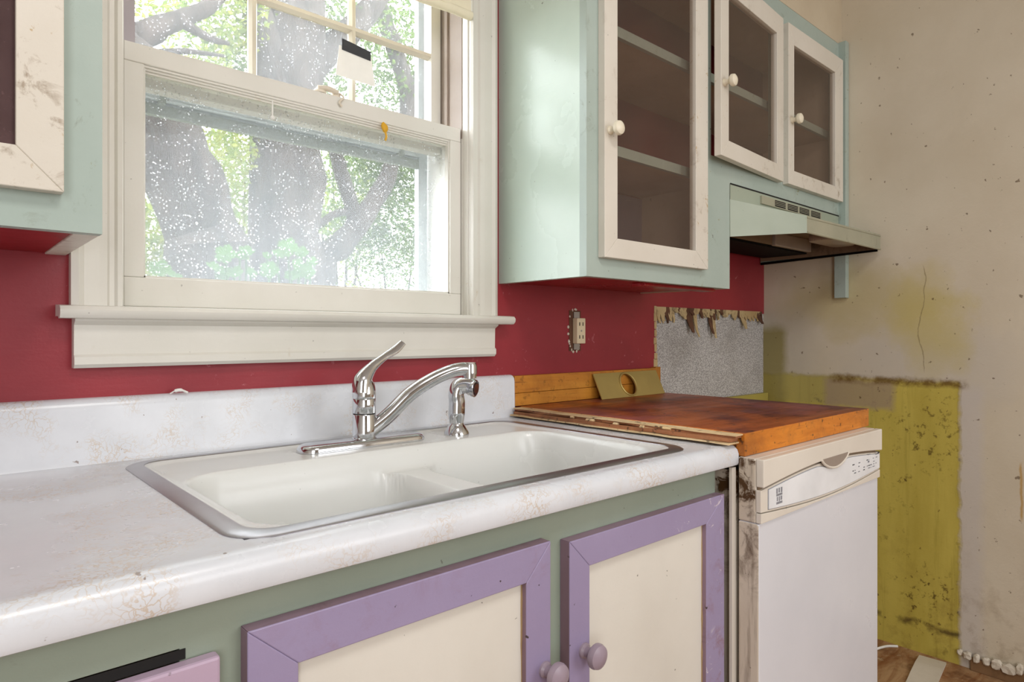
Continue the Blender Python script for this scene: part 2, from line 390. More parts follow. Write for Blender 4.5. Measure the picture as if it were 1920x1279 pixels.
def obj(name, bm, mat, parent=None, smooth=False, origin=None, M4=None):
    if M4 is not None: bmesh.ops.transform(bm, matrix=M4, verts=bm.verts)
    me = bpy.data.meshes.new(name)
    if parent is not None: o_ = ORI[parent]
    elif origin is not None: o_ = Vector(origin)
    else:
        xs = [v.co for v in bm.verts]
        o_ = Vector(((min(v.x for v in xs)+max(v.x for v in xs))/2, (min(v.y for v in xs)+max(v.y for v in xs))/2, min(v.z for v in xs)))
    bmesh.ops.translate(bm, vec=-o_, verts=bm.verts)
    bm.to_mesh(me); bm.free()
    if isinstance(mat, (list, tuple)):
        for m in mat: me.materials.append(M[m])
    else: me.materials.append(M[mat])
    if smooth:
        for p in me.polygons: p.use_smooth = True
        me.set_sharp_from_angle(angle=math.radians(38))
    ob = bpy.data.objects.new(name, me); C.objects.link(ob)
    if parent is not None: ob.parent = parent
    else: ob.location = o_
    ORI[ob] = o_
    return ob
def tag(o, label, cat, group=None):
    o['label'] = label; o['category'] = cat
    if group: o['group'] = group
    return o
def thing(name, loc, label=None, cat=None, group=None):
    o = bpy.data.objects.new(name, None); C.objects.link(o); o.location = loc; o.empty_display_size = .05; ORI[o] = Vector(loc)
    if label: tag(o, label, cat, group)
    return o
def struct(name, bm, mat, **k):
    o = obj(name, bm, mat, origin=(0, 0, 0), **k); o['kind'] = 'structure'; return o
def bx(name, mat, parent, *a, bev=.0, **k):
    b = B(); box(b, *a, bev=bev); return obj(name, b, mat, parent, **k)

# ------------------------------------------------------------------ the setting
XR, FZ, CZ = 2.505, 0.04, 2.60
WX0, WX1, WZ0, WZ1 = .238, .998, 1.150, 2.20     # window opening
GX, GZ = 1.772, 1.205                            # bare grey patch on the back wall
b = B()
for a in ((-1.8, WX0, FZ, CZ), (WX1, GX, FZ, CZ), (WX0, WX1, FZ, WZ0), (WX0, WX1, WZ1, CZ), (GX, XR, GZ, CZ)):
    box(b, a[0], a[1], 0, .19, a[2], a[3])
wall_back = struct('wall_back', b, 'red')
bp = bx('bare_backing', 'grey_patch', wall_back, GX, XR, .003, .15, FZ, GZ); bp['label'] = 'bare grey speckled backing where the red wall skin is torn off'
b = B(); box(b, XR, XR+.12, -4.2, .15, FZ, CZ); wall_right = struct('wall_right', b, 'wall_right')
b = B(); box(b, -1.92, -1.8, -4.2, .15, FZ, CZ); struct('wall_left', b, 'leather')
b = B(); box(b, -1.92, XR+.12, -4.32, -4.2, FZ, CZ); struct('wall_front', b, 'leather')
b = B(); box(b, -1.92, XR+.12, -4.32, .15, FZ-.1, FZ); struct('floor', b, 'floor')
b = B(); box(b, -1.92, XR+.12, -4.32, .15, CZ, CZ+.1); struct('ceiling', b, 'ceiling')
b = B(); box(b, 1.093, XR, -.300, 0, 2.187, CZ); struct('soffit', b, 'beige')
b = B(); box(b, GX, XR, -.018, .003, FZ, .888, .002); o = struct('trim_1', b, 'yellow_trim'); o['label'] = 'yellow painted strip low on the back wall behind the wooden top'
# torn skin along the edge of the grey patch
random.seed(11)
def flake(x, w, l, m, curl, z=GZ):
    b = B(); n = 4; L = []
    for i in range(n+1):
        t = i/n; ww = w*(1-.75*t**1.3)*random.uniform(.85, 1.1); xx = x+random.uniform(-.004, .004)
        yy = -.002-curl*t*t; zz = z+.008-l*t
        L.append((b.verts.new((xx-ww/2, yy, zz)), b.verts.new((xx+ww/2, yy-.001, zz)), b.verts.new((xx+ww/2, yy+.002, zz)), b.verts.new((xx-ww/2, yy+.003, zz))))
    for a, c in zip(L, L[1:]):
        for k in range(4): b.faces.new([a[k], a[(k+1) % 4], c[(k+1) % 4], c[k]])
    b.faces.new(L[0]); b.faces.new(L[-1][::-1]); bmesh.ops.recalc_face_normals(b, faces=b.faces)
    obj('torn_flap', b, m, wall_back)
x = GX+.015
while x < XR-.03:
    w_ = random.uniform(.012, .04); l_ = random.uniform(.014, .040)
    if x < GX+.10: l_ = random.uniform(.04, .055)
    flake(x, w_, l_, 'torn' if random.random() < .75 else 'torn_dark', random.uniform(.0, .01)); x += w_*.62
for x_, w_, l_, m_ in ((1.965, .05, .085, 'torn_dark'), (2.0, .022, .10, 'torn'), (2.095, .03, .09, 'torn_dark'), (2.115, .03, .105, 'torn'), (2.33, .05, .07, 'torn'), (2.46, .05, .05, 'torn_dark')):
    flake(x_, w_, l_, m_, .018)
for k in range(9):
    z_ = .99+k*.025; b = B(); box(b, GX-.006-random.uniform(0, .006), GX+random.uniform(.002, .009), -.0015, .003, z_, z_+random.uniform(.018, .027)); obj('torn_edge', b, 'torn', wall_back)
# broken base of the right wall: bare wood with plaster chunks
b = B(); box(b, XR-.012, XR, -2.2, -.70, FZ, .080, .002); base_r = struct('baseboard_right', b, 'bare_wood')
random.seed(31); y_ = -.665
while y_ > -1.25:
    w_ = random.uniform(.014, .04); h = random.uniform(.016, .034); y0 = y_; z0 = .088-h*random.uniform(.35, .8); y_ -= w_*random.uniform(.75, 1.3)
    b = B(); r = bmesh.ops.create_icosphere(b, subdivisions=2, radius=.5)
    for v in b.verts:
        q = v.co*1.0; m = max(abs(q.x), abs(q.y), abs(q.z)); q = q*(.35+.65*(.5/m))*random.uniform(.8, 1.15)
        v.co = Vector((XR-.012+q.x*.020, y0-w_/2+q.y*w_, z0+h/2+q.z*h))
    obj('plaster_chunk', b, 'plaster', base_r)

# ------------------------------------------------------------------ window
win = thing('window_1', (.62, 0, 1.165)); win['kind'] = 'structure'; win['label'] = 'white painted sash window over the sink'
def casing(name, x0, x1, flip):
    pr = [(x0, 0), (x0, -.022), (x0+.010, -.026), (x0+.018, -.021), (x0+.040, -.020), (x1-.024, -.018), (x1-.020, -.013), (x1-.013, -.013), (x1-.009, -.018), (x1-.002, -.018), (x1, -.010), (x1, 0)]
    if flip: pr = [(x0+x1-p[0], p[1]) for p in pr]
    b = B(); prism(b, pr, 1.168, 2.28, 'z'); return obj(name, b, 'cream_clean', win)
casing('casing', .168, .243, False); casing('casing', .993, 1.070, True)
bx('head_casing', 'cream_clean', win, .168, 1.07, -.02, 0, 2.19, 2.28, bev=.002)
b = B()
prism(b, [(.04, 1.150), (-.028, 1.150), (-.034, 1.146), (-.046, 1.147), (-.052, 1.153), (-.053, 1.160), (-.048, 1.166), (-.03, 1.168), (.04, 1.170)], .150, 1.104, 'x'); obj('stool', b, 'cream_clean', win, smooth=True)
b = B(); prism(b, [(0, 1.150), (-.036, 1.150), (-.034, 1.143), (-.022, 1.136), (-.021, 1.088), (-.026, 1.084), (-.026, 1.072), (-.020, 1.066), (0, 1.066)], .172, 1.062, 'x'); obj('apron', b, 'cream_clean', win)
# jambs and head of the opening
bx('jamb', 'cream_clean', win, WX0-.002, WX0+.008, -.001, .02, 1.15, 2.2); bx('jamb', 'cream_clean', win, WX1-.008, WX1+.002, -.001, .02, 1.15, 2.2)
for xa, xb in ((WX0, WX0+.010), (WX1-.010, WX1)):
    bx('jamb', 'cream_clean', win, xa, xb, .02, .19, 1.15, 1.61); bx('jamb_track', 'track', win, xa, xb, .02, .19, 1.61, 2.2)  # lower jamb's bright light put into its cream colour; brown track above
for xx, d in ((WX1-.016, 1), (WX0+.010, 1)): bx('parting_bead', 'track', win, xx, xx+.006, .074, .086, 1.62, 2.2)
bx('head_jamb', 'cream_clean', win, WX0, WX1, 0, .19, 2.19, 2.2); bx('outer_sill', 'cream_clean', win, WX0, WX1, .035, .23, 1.140, 1.172)
# lower sash
LX0, LX1 = .250, .985
b = B()
box(b, LX0, LX1, .020, .056, 1.170, 1.222, .002)
box(b, LX0, .282, .020, .056, 1.222, 1.600, .0015); box(b, .953, LX1, .020, .056, 1.222, 1.600, .0015)
box(b, LX0, LX1, .020, .056, 1.600, 1.634, .002)
for i, (ya, yb, z_) in enumerate(((.024, .054, 1.596), (.028, .054, 1.592), (.032, .054, 1.588))): box(b, .282, .953, ya, yb, z_, 1.601)
for xa, xb in ((.282, .285), (.950, .953)): box(b, xa, xb, .026, .05, 1.222, 1.6)
box(b, .282, .953, .026, .05, 1.222, 1.2255)
lsash = obj('lower_sash', b, 'cream_clean', win)
b = B(); box(b, .282, .953, .037, .040, 1.222, 1.592); o = obj('pane', b, 'pane_dusty', lsash); o['label'] = 'dusty speckled lower window pane'
# sash lock, on the meeting rail
b = B(); lathe(b, [(.015, 0), (.015, .004), (.010, .010), (.003, .013)], (.618, .034, 1.634), n=18); lathe(b, [(.010, 0), (.010, .006), (.008, .010), (.002, .012)], (.655, .033, 1.634), n=14)
tube(b, spline([(.612, .030, 1.644), (.632, .024, 1.646), (.655, .026, 1.643)], 5), .006, 10)
tube(b, spline([(.660, .024, 1.642), (.664, .015, 1.632), (.654, .014, 1.620), (.660, .015, 1.612)], 4), .0022, 8)
o = obj('sash_lock', b, 'lock', lsash, smooth=True); o['label'] = 'cream painted sash lock'
# upper sash
UY = .105; ux0, ux1 = .285, .955
b = B(); box(b, .25, ux0, UY, UY+.032, 1.636, 2.17); box(b, .25, .268, UY-.004, UY, 1.636, 2.17)
bx('sash_horn', 'cream_clean', win, .25, .262, UY-.02, UY-.005, 1.61, 1.64)
us_l = b
b = B(); box(b, .25, .986, UY, UY+.032, 1.588, 1.636, .002); box(b, ux1, .984, UY, UY+.032, 1.636, 2.17); box(b, .25, .986, UY, UY+.032, 2.16, 2.19)
usash = obj('upper_sash', b, 'cream_clean', win)
o = obj('left_stile', us_l, 'stile_grey_shade', usash)
cols = [ux0, .507, .738, ux1]; rows = [1.636, 1.836, 2.03, 2.16]
def muntin(x0, x1, z0, z1, vert):
    b = B(); Y = UY+.016
    if vert:
        c = (x0+x1)/2; prism(b, [(c-.009, Y+.002), (c-.009, Y-.005), (c-.004, Y-.014), (c+.004, Y-.014), (c+.009, Y-.005), (c+.009, Y+.002), (c+.004, Y+.011), (c-.004, Y+.011)], z0, z1, 'z')
    else:
        c = (z0+z1)/2; prism(b, [(Y+.002, c-.009), (Y-.005, c-.009), (Y-.0145, c-.004), (Y-.0145, c+.004), (Y-.005, c+.009), (Y+.002, c+.009), (Y+.011, c+.004), (Y+.011, c-.004)], x0, x1, 'x')
    return obj('muntin', b, 'muntin', usash)
for c in cols[1:3]: muntin(c-.008, c+.008, 1.636, 2.16, True)
for r in rows[1:3]: muntin(ux0, ux1, r-.008, r+.008, False)
for i in range(3):
    for j in range(3):
        b = B(); box(b, cols[i]+(.004 if i else 0), cols[i+1]-(.004 if i < 2 else 0), UY+.014, UY+.017, rows[j]+(.004 if j else 0), rows[j+1]-(.004 if j < 2 else 0)); obj('pane', b, 'pane', usash)
# storm window outside
b = B(); box(b, WX0+.01, WX0+.03, .160, .178, 1.172, 2.19); box(b, .953, .980, .160, .178, 1.172, 2.19); box(b, .27, .953, .160, .178, 1.172, 1.190)
box(b, WX0+.03, .953, .163, .176, 1.575, 1.606)
storm = obj('storm_frame', b, 'aluminium', win)
b = B(); box(b, WX0+.03, .953, .157, .172, 1.556, 1.578); obj('storm_rail', b, 'storm_dark', storm)
b = B(); tube(b, [(.285, .150, 1.590), (.95, .150, 1.590)], .0085, 10); o = obj('rail_tube', b, 'aluminium', storm, smooth=True)
b = B()
for xx in (.335, .885): box(b, xx, xx+.012, .140, .160, 1.576, 1.600, .001)
o = obj('rail_clip', b, 'storm_dark', storm)
# roller blind bottom (only its corner hangs into view)
bl = thing('window_blind', (.62, -.01, 1.89), 'cream fabric blind gathered at the top of the window, its stitched corner hanging down', 'blind')
def blind_strip(z0, z1, r0):
    b = B(); pts = []
    n = 40
    L = []
    for i in range(n+1):
        t = i/n; x = .262+t*(.988-.262); sag = .006*math.sin(t*PI*7)
        y = -.012+.006*math.sin(t*PI*11)
        L.append([b.verts.new((x, y+dy, z0+sag if k == 0 else z1)) for k, dy in ((0, -.006), (1, -.006), (1, .004), (0, .004))])
    for a, c in zip(L, L[1:]):
        for k in range(4): b.faces.new([a[k], a[(k+1) % 4], c[(k+1) % 4], c[k]])
    b.faces.new(L[0]); b.faces.new(L[-1][::-1]); bmesh.ops.recalc_face_normals(b, faces=b.faces); return b
obj('fabric', blind_strip(1.905, 2.17, 0), 'fabric', bl, smooth=True)
b = B(); tube(b, [(.258, -.013, 1.905)]+[(.262+i*.02, -.013+.004*math.sin(i), 1.903+.004*math.sin(i*.8)) for i in range(36)]+[(.990, -.013, 1.905)], .011, 10); obj('hem', b, 'fabric', bl, smooth=True)
# tag stuck to the upper sash
pt = thing('paper_tag', (.735, .10, 1.71), 'white paper label with a black strip on top, stuck to the upper window bars', 'paper')
b = B(); prism(b, [(.688, 1.714), (.790, 1.712), (.779, 1.778), (.697, 1.784)], .0990, .0998, 'y'); obj('sheet', b, 'paper', pt)
b = B(); prism(b, [(.703, 1.775), (.777, 1.769), (.777, 1.791), (.703, 1.801)], .0978, .0988, 'y'); obj('black_strip', b, 'tape', pt)
# yellow putty under the meeting rail
b = B(); bmesh.ops.create_icosphere(b, subdivisions=2, radius=.009)
for v in b.verts: v.co = Vector((.767+v.co.x*1.0, .018+v.co.y*.6, 1.589+v.co.z*1.2+(.004 if v.co.x < -.003 else 0)))
tube(b, spline([(.767, .018, 1.585), (.772, .019, 1.572), (.77, .02, 1.562)], 4), .0025, 6)
tag(obj('putty_blob', b, 'yellow_gum', smooth=True), 'small yellow putty blob stuck under the meeting rail of the window', 'putty')
b = B(); tube(b, [(.512, .022, 1.592), (.512, .022, 1.560)], .0014, 6); bmesh.ops.create_icosphere(b, subdivisions=1, radius=.005, matrix=Matrix.Translation((.512, .022, 1.557)))
tag(obj('shade_pull', b, 'paper', smooth=True), 'thin white thread with a bead hanging from the window meeting rail', 'thread')

# ------------------------------------------------------------------ framed doors
def framed(name, parent, x0, x1, z0, z1, yb, yf, fl, fr, ft, fb, fmat, pmat, pin, knob=None, kmat=None, M4=None, label=None, pname='panel', edge=None):
    """mitred frame from yb (back) to yf (front, smaller y); inner panel recessed by pin"""
    b = B(); X0, X1, Z0, Z1 = x0+fl, x1-fr, z0+fb, z1-ft
    for p in ([(x0, z0), (X0, Z0), (X0, Z1), (x0, z1)], [(x1, z0), (x1, z1), (X1, Z1), (X1, Z0)], [(x0, z1), (X0, Z1), (X1, Z1), (x1, z1)], [(x0, z0), (x1, z0), (X1, Z0), (X0, Z0)]):
        prism(b, p, yb, yf, 'y', .0013)
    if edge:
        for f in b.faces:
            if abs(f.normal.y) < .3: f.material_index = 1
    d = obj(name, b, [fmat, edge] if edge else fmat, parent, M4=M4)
    if label: d['label'] = label
    if edge:      # grimy filler bead where the panel meets the frame
        b = B()
        for (xa, za), (xb, zb) in (((X0, Z0), (X0, Z1)), ((X0, Z1), (X1, Z1)), ((X1, Z1), (X1, Z0))):
            n = 26; tube(b, [(xa+(xb-xa)*k/n+random.uniform(-.0008, .0008), yf+pin, za+(zb-za)*k/n+random.uniform(-.0008, .0008)) for k in range(n+1)], [random.uniform(.0009, .0027) for k in range(n+1)], 6)
        obj('filler_bead', b, 'grime', d)
    b = B(); box(b, X0-.004, X1+.004, yf+pin, yf+pin+.004, Z0-.004, Z1+.004); obj(pname, b, pmat, d, M4=M4)
    if knob:
        kx, kz, r = knob
        b = B(); lathe(b, [(r*.62, 0), (r*.6, .003), (r*.42, .006), (r*.40, .014), (r*.75, .018), (r*.98, .022), (r, .026), (r*.9, .031), (r*.55, .0345), (r*.1, .036)], (kx, yf, kz), '-y', 28)
        k = obj('knob', b, kmat, d, smooth=True, M4=M4)
    return d

# ------------------------------------------------------------------ right upper cabinet
uc = thing('wall_cabinet', (1.8, 0, 1.252), 'large sage green wall cabinet with three cream glass doors, right of the window', 'cabinet')
F0, F1 = -.280, -.301
b = B(); box(b, 1.093, 1.113, F0, 0, 1.252, 2.185); obj('side_panel', b, 'sage_side_lit', uc)
b = B()
for a in ((1.093, 1.165, 1.252, 2.185), (1.165, 1.54, 1.252, 1.325), (1.54, 1.609, 1.252, 2.185), (1.609, 1.708, 1.252, 1.618), (1.708, 2.475, 1.556, 1.618), (1.98, 2.055, 1.618, 2.10), (2.44, 2.475, 1.618, 2.10), (1.165, 1.54, 2.09, 2.185), (1.609, 2.475, 2.09, 2.185)):
    box(b, a[0], a[1], F1, F0, a[2], a[3])
obj('face_frame', b, 'sage', uc)
bx('end_trim', 'sage', uc, 2.475, 2.503, -.326, -.285, 1.255, 2.19, bev=.0015)
bx('bottom_panel', 'red_under', uc, 1.113, 1.708, F0, 0, 1.255, 1.284)
bx('batten', 'red_under', uc, 1.36, 1.70, -.262, -.22, 1.246, 1.255, bev=.002)
bx('partition', 'interior', uc, 1.690, 1.708, F0, 0, 1.252, 1.575)
bx('upper_floor', 'interior', uc, 1.708, 2.475, F0, -.0, 1.590, 1.606)
bx('end_panel', 'interior', uc, 2.482, 2.503, -.26, 0, 1.575, 2.185)
bx('inner_side', 'interior', uc, 1.113, 1.117, F0, 0, 1.284, 2.17)
bx('top_panel', 'interior', uc, 1.113, 2.482, F0, 0, 2.168, 2.185)
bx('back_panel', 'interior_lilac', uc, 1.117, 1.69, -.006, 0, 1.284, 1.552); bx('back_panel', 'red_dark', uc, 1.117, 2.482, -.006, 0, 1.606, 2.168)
for z_, xa, xb in ((1.556, 1.117, 1.706), (1.845, 1.117, 2.482)):
    s_ = bx('shelf', 'interior', uc, xa, xb, -.262, -.006, z_, z_+.018)
    e_ = bx('shelf_edge', 'sage', s_, xa, xb, -.274, -.262, z_-.004, z_+.021)
bx('back_cleat', 'interior', uc, 1.117, 2.482, -.022, -.006, 1.93, 1.968)
framed('door', uc, 1.132, 1.562, 1.296, 2.118, F1, -.321, .046, .059, .062, .046, 'cream', 'door_glass', .009, (1.150, 1.585, .0165), 'knob_cream', label='tall glass door', pname='pane')
hinge = Matrix.Translation((1.998, F1, 0)) @ Matrix.Rotation(math.radians(4.2), 4, 'Z') @ Matrix.Translation((-1.998, -F1, 0))
framed('door', uc, 1.572, 1.998, 1.602, 2.116, F1, -.321, .046, .050, .062, .048, 'cream', 'door_glass', .009, (1.590, 1.800, .0165), 'knob_cream', hinge, label='short glass door standing slightly ajar', pname='pane')
framed('door', uc, 2.034, 2.464, 1.602, 2.116, F1, -.321, .040, .068, .062, .047, 'cream', 'door_glass', .009, (2.056, 1.808, .0165), 'knob_cream', label='closed short glass door next to the end wall', pname='pane')

# ------------------------------------------------------------------ left upper cabinet
lc = thing('wall_cabinet', (-.3, 0, 1.249), 'sage green wall cabinet with a cream framed door, left of the window', 'cabinet')
b = B()
for a in ((.112, .164, 1.249, 2.185), (-.9, .112, 1.249, 1.31), (-.9, -.45, 1.31, 2.185), (-.45, .112, 2.1, 2.185)): box(b, a[0], a[1], F1, F0, a[2], a[3])
obj('face_frame', b, 'sage', lc)
bx('side_panel', 'cream', lc, .136, .164, F0, 0, 1.249, 2.185, bev=.001)
bx('bottom_panel', 'red_under', lc, -.9, .136, F0, 0, 1.2515, 1.268)
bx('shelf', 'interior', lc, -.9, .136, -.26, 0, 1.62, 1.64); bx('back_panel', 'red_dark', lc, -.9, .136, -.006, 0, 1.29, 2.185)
framed('door', lc, -.42, .121, 1.293, 2.12, F1, -.321, .05, .047, .06, .049, 'cream', 'door_glass_left', .009, pname='pane')

# ------------------------------------------------------------------ range hood
hd = thing('range_hood', (2.1, -.2, 1.40), 'painted under-cabinet range hood with slatted vents, greasy inside', 'range hood')
HX0, HX1 = 1.711, 2.472
A0, A1 = (HX0, -.3018), (1.90, -.436); B1 = (HX1, -.440)
b = B(); v = lambda x, y, z: b.verts.new((x, y, z))
zb0, zb1, zt, zc = 1.402, 1.417, 1.466, 1.508
a0, a1, a2, a3 = v(*A0, zb0), v(*A1, zb1), v(*A1, zt), v(*A0, zc)
c1, c2, c3 = v(*B1, zb1), v(*B1, zt+.004), v(HX1, -.3018, zc)
b.faces.new([a0, a1, a2, a3]); f2 = b.faces.new([a1, c1, c2, a2]); f3 = b.faces.new([a2, c2, c3, a3])
d1, d2 = v(HX1, -.002, zb0), v(HX1, -.002, zc); b.faces.new([c1, d1, d2, c3, c2])
e1, e2 = v(HX0, -.002, zb0), v(HX0, -.002, zc); b.faces.new([e1, a0, a3, e2]); b.faces.new([a3, c3, d2, e2])
g1, g2 = v(HX0, -.3018, 1.556), v(HX1, -.3018, 1.556); b.faces.new([a3, c3, g2, g1])
f2.material_index = f3.material_index = 1
bmesh.ops.recalc_face_normals(b, faces=b.faces)
sh = obj('shell', b, ['hood', 'hood_metal'], hd); md = sh.modifiers.new('thickness', 'SOLIDIFY'); md.thickness = .002; md.offset = 1
b = B(); tube(b, [(A1[0], A1[1]-.001, zb1+.003), (B1[0], B1[1]-.001, zb1+.003)], .004, 8); tube(b, [(A1[0], A1[1]-.001, zt-.004), (B1[0], B1[1]-.001, zt)], .003, 8); obj('lip', b, 'hood_metal', hd, smooth=True)
b = B(); box(b, HX0, HX1, -.3030, -.3010, 1.5525, 1.5565); obj('seam', b, 'black', hd)
bx('vent_strip', 'hood_metal', hd, 1.885, 2.31, -.3085, -.3015, 1.520, 1.545, bev=.0008)
for x0 in (1.968, 2.055, 2.140, 2.228):
    g = bx('vent_opening', 'black', hd, x0, x0+.070, -.3095, -.3086, 1.523, 1.542)
    for k in range(3):
        bx('vent_slat', 'hood_metal', g, x0, x0+.070, -.3105, -.3096, 1.5265+k*.005, 1.528+k*.005)
bx('inner_ceiling', 'hood_in', hd, HX0+.004, HX1-.004, -.30, -.006, 1.474, 1.478)
b = B(); prism(b, [(A1[0], -.43), (HX1-.006, -.432), (HX1-.006, -.304), (HX0+.01, -.304)], 1.459, 1.462, 'z'); obj('inner_slope', b, 'hood_in', hd)
bx('motor_housing', 'hood_in', hd, HX0+.006, 2.16, -.205, -.006, 1.430, 1.474)
bx('filter', 'filter', hd, HX0+.008, 2.44, -.200, -.03, 1.422, 1.430)
bx('switch_box', 'lens', hd, 2.165, 2.446, -.215, -.10, 1.428, 1.474, bev=.003)
b = B(); prism(b, rrect(2.20, 2.43, -.385, -.300, .035), 1.434, 1.459, 'z', .006); obj('lamp_lens', b, 'lens', hd, smooth=True)
bx('right_inner_edge', 'hood_in', hd, HX1-.006, HX1-.0025, -.43, -.006, 1.412, 1.47)
b = B(); prism(b, [(-.434, 1.412), (-.434, 1.419), (-.006, 1.408), (-.006, 1.398)], HX1-.007, HX1-.0022, 'x'); obj('bottom_edge', b, 'filter', hd)

# ------------------------------------------------------------------ base cabinet
bc = thing('base_cabinet', (.4, -.3, FZ), 'sage green base cabinet with lavender framed doors and drawer, under the sink', 'cabinet')
BY0, BY1 = -.585, -.605; CT = .868
b = B()
for a in ((.175, 1.118, .800, CT), (.175, .245, FZ+.1, .80), (.640, .705, FZ+.1, .80), (1.085, 1.118, FZ+.1, .80), (.245, 1.085, FZ+.1, FZ+.17), (-1.0, .175, .824, CT), (-1.0, .175, FZ+.1, .60), (-1.0, -.32, .60, .824)):
    box(b, a[0], a[1], BY1, BY0, a[2], a[3])
obj('face_frame', b, 'sage_dark', bc)
bx('side_panel', 'sage_dark', bc, 1.098, 1.118, BY0, -.02, FZ, CT); bx('side_panel', 'sage_dark', bc, -1.0, -.98, BY0, -.02, FZ, CT)
bx('floor_panel', 'interior', bc, -.98, 1.098, BY0, -.02, FZ+.1, FZ+.12); bx('toe_kick', 'sage_dark', bc, -1.0, 1.098, -.54, -.52, FZ, FZ+.1); bx('back_panel', 'interior', bc, -.98, 1.098, -.024, -.02, FZ+.1, CT)
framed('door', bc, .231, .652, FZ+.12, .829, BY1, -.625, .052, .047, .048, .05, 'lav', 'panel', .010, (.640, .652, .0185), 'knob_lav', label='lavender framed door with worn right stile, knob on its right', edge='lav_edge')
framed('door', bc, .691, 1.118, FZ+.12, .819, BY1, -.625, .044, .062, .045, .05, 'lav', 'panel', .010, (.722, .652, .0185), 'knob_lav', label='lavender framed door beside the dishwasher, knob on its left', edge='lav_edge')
dr = bx('drawer', 'pink', bc, -.30, .207, -.622, BY1-.0005, .62, .813, bev=.003); dr['label'] = 'pinkish lavender drawer front sagging below a dark gap'
bx('drawer_gap', 'black', bc, -.30, .180, -.6057, -.6051, .813, .823)
bx('drawer_tray', 'interior', bc, -.28, .16, BY0, -.1, .64, .79)

# ------------------------------------------------------------------ countertop
ct = thing('countertop', (.1, -.3, CT), 'white veined laminate countertop with rounded front edge and backsplash', 'countertop')
TZ = .909
SX0, SX1, SY0, SY1 = .228, 1.052, -.602, -.062    # sink rim outline
hx0, hx1, hy0, hy1 = SX0+.012, SX1-.012, SY0+.012, SY1-.012
b = B(); CX0, CX1 = -1.0, 1.144
prof = [(hy0, TZ), (-.612, TZ), (-.622, TZ+.001), (-.630, TZ-.001), (-.637, TZ-.007), (-.640, TZ-.015), (-.640, .878), (-.638, .873), (-.634, .871), (-.615, .871), (-.615, .88), (hy0, .88)]
prism(b, prof, CX0, CX1, 'x')
box(b, CX0, hx0, hy0, -.02, .872, TZ); box(b, hx1, CX1, hy0, -.02, .872, TZ); box(b, hx0, hx1, hy1, -.02, .872, TZ)
obj('worktop', b, 'lam', ct, smooth=True)
b = B(); prism(b, [(0, .868), (-.02, .868), (-.021, TZ+.001), (-.027, TZ), (-.0235, TZ+.008), (-.022, .998), (-.020, 1.008), (-.014, 1.014), (-.006, 1.016), (0, 1.016)], CX0, 1.128, 'x'); obj('backsplash', b, 'lam', ct, smooth=True)
b = B(); tube(b, spline([(.315, -.016, 1.0165), (.322, -.020, 1.021), (.331, -.022, 1.022), (.342, -.021, 1.017)], 4), [.0012]*4+[.003]*5+[.002]*4, 8); tag(obj('caulk_curl', b, 'paper', smooth=True), 'small curl of white caulk on the backsplash below the window', 'caulk')

# ------------------------------------------------------------------ sink
sk = thing('kitchen_sink', (.64, -.33, .74), 'white enamel double bowl sink with a steel rim set in the countertop', 'sink')
def sdf(x, y, x0, x1, y0, y1, r):
    qx = abs(x-(x0+x1)/2)-(x1-x0)/2+r; qy = abs(y-(y0+y1)/2)-(y1-y0)/2+r
    return math.hypot(max(qx, 0), max(qy, 0))+min(max(qx, qy), 0)-r
def sm(t): t = max(0, min(1, t)); return t*t*t*(t*(t*6-15)+10)
RZ = .9115
def depth(x, y):
    d0 = sdf(x, y, .268, 1.014, -.572, -.214, .07)
    a = .040*sm(-d0/.024)
    l = .18*sm((-sdf(x, y, .270, .652, -.572, -.220, .06)-.003)/.030)
    r = .18*sm((-sdf(x, y, .684, 1.012, -.572, -.220, .06)-.003)/.030)
    lip = .004*sm((-sdf(x, y, SX0+.026, SX1-.026, SY0+.024, SY1-.022, .05))/.012)
    k = 60; m = max(l, r); s = math.log(math.exp(k*a)+math.exp(k*m))/k-math.log(2)/k*math.exp(-k*abs(a-m)) if (a > .0005 or m > .0005) else 0
    return lip+max(a, m, s if s > 0 else 0)-.004
nx, ny = 210, 140; b = B(); G = {}
for i in range(nx+1):
    for j in range(ny+1):
        x = SX0+.004+(SX1-SX0-.008)*i/nx; y = SY0+.004+(SY1-SY0-.008)*j/ny
        if sdf(x, y, SX0+.006, SX1-.006, SY0+.006, SY1-.006, .045) < .004: G[i, j] = b.verts.new((x, y, RZ-depth(x, y)-.004))
for i in range(nx):
    for j in range(ny):
        q = [(i, j), (i+1, j), (i+1, j+1), (i, j+1)]
        if all(k in G for k in q): b.faces.new([G[k] for k in q])
basin = obj('basin', b, 'enamel', sk, smooth=True)
basin.data.set_sharp_from_angle(angle=PI)
md = basin.modifiers.new('thickness', 'SOLIDIFY'); md.thickness = .003; md.offset = -1
b = B()
o1 = rrect(SX0, SX1, SY0, SY1, .05, 8); o2 = rrect(SX0+.004, SX1-.004, SY0+.004, SY1-.004, .047, 8); i2 = rrect(SX0+.024, SX1-.024, SY0+.022, SY1-.020, .035, 8); i1 = rrect(SX0+.026, SX1-.026, SY0+.024, SY1-.022, .033, 8)
rings = [[b.verts.new((p[0], p[1], z)) for p in R_] for R_, z in ((o1, TZ-.0005), (o1, TZ+.001), (o2, TZ+.0032), (i2, TZ+.0036), (i1, TZ+.0016), (i1, TZ-.004))]
for a, c in zip(rings, rings[1:]):
    n = len(a)
    for k in range(n): b.faces.new([a[k], a[(k+1) % n], c[(k+1) % n], c[k]])
obj('rim', b, 'metalrim', sk, smooth=True)
for cx in (.465, .845):
    b = B(); lathe(b, [(.040, 0), (.040, .003), (.034, .004), (.030, .001), (.012, .001), (.010, .006), (.002, .007)], (cx, -.39, RZ-.1805), n=24); obj('drain', b, 'metalrim', sk, smooth=True)

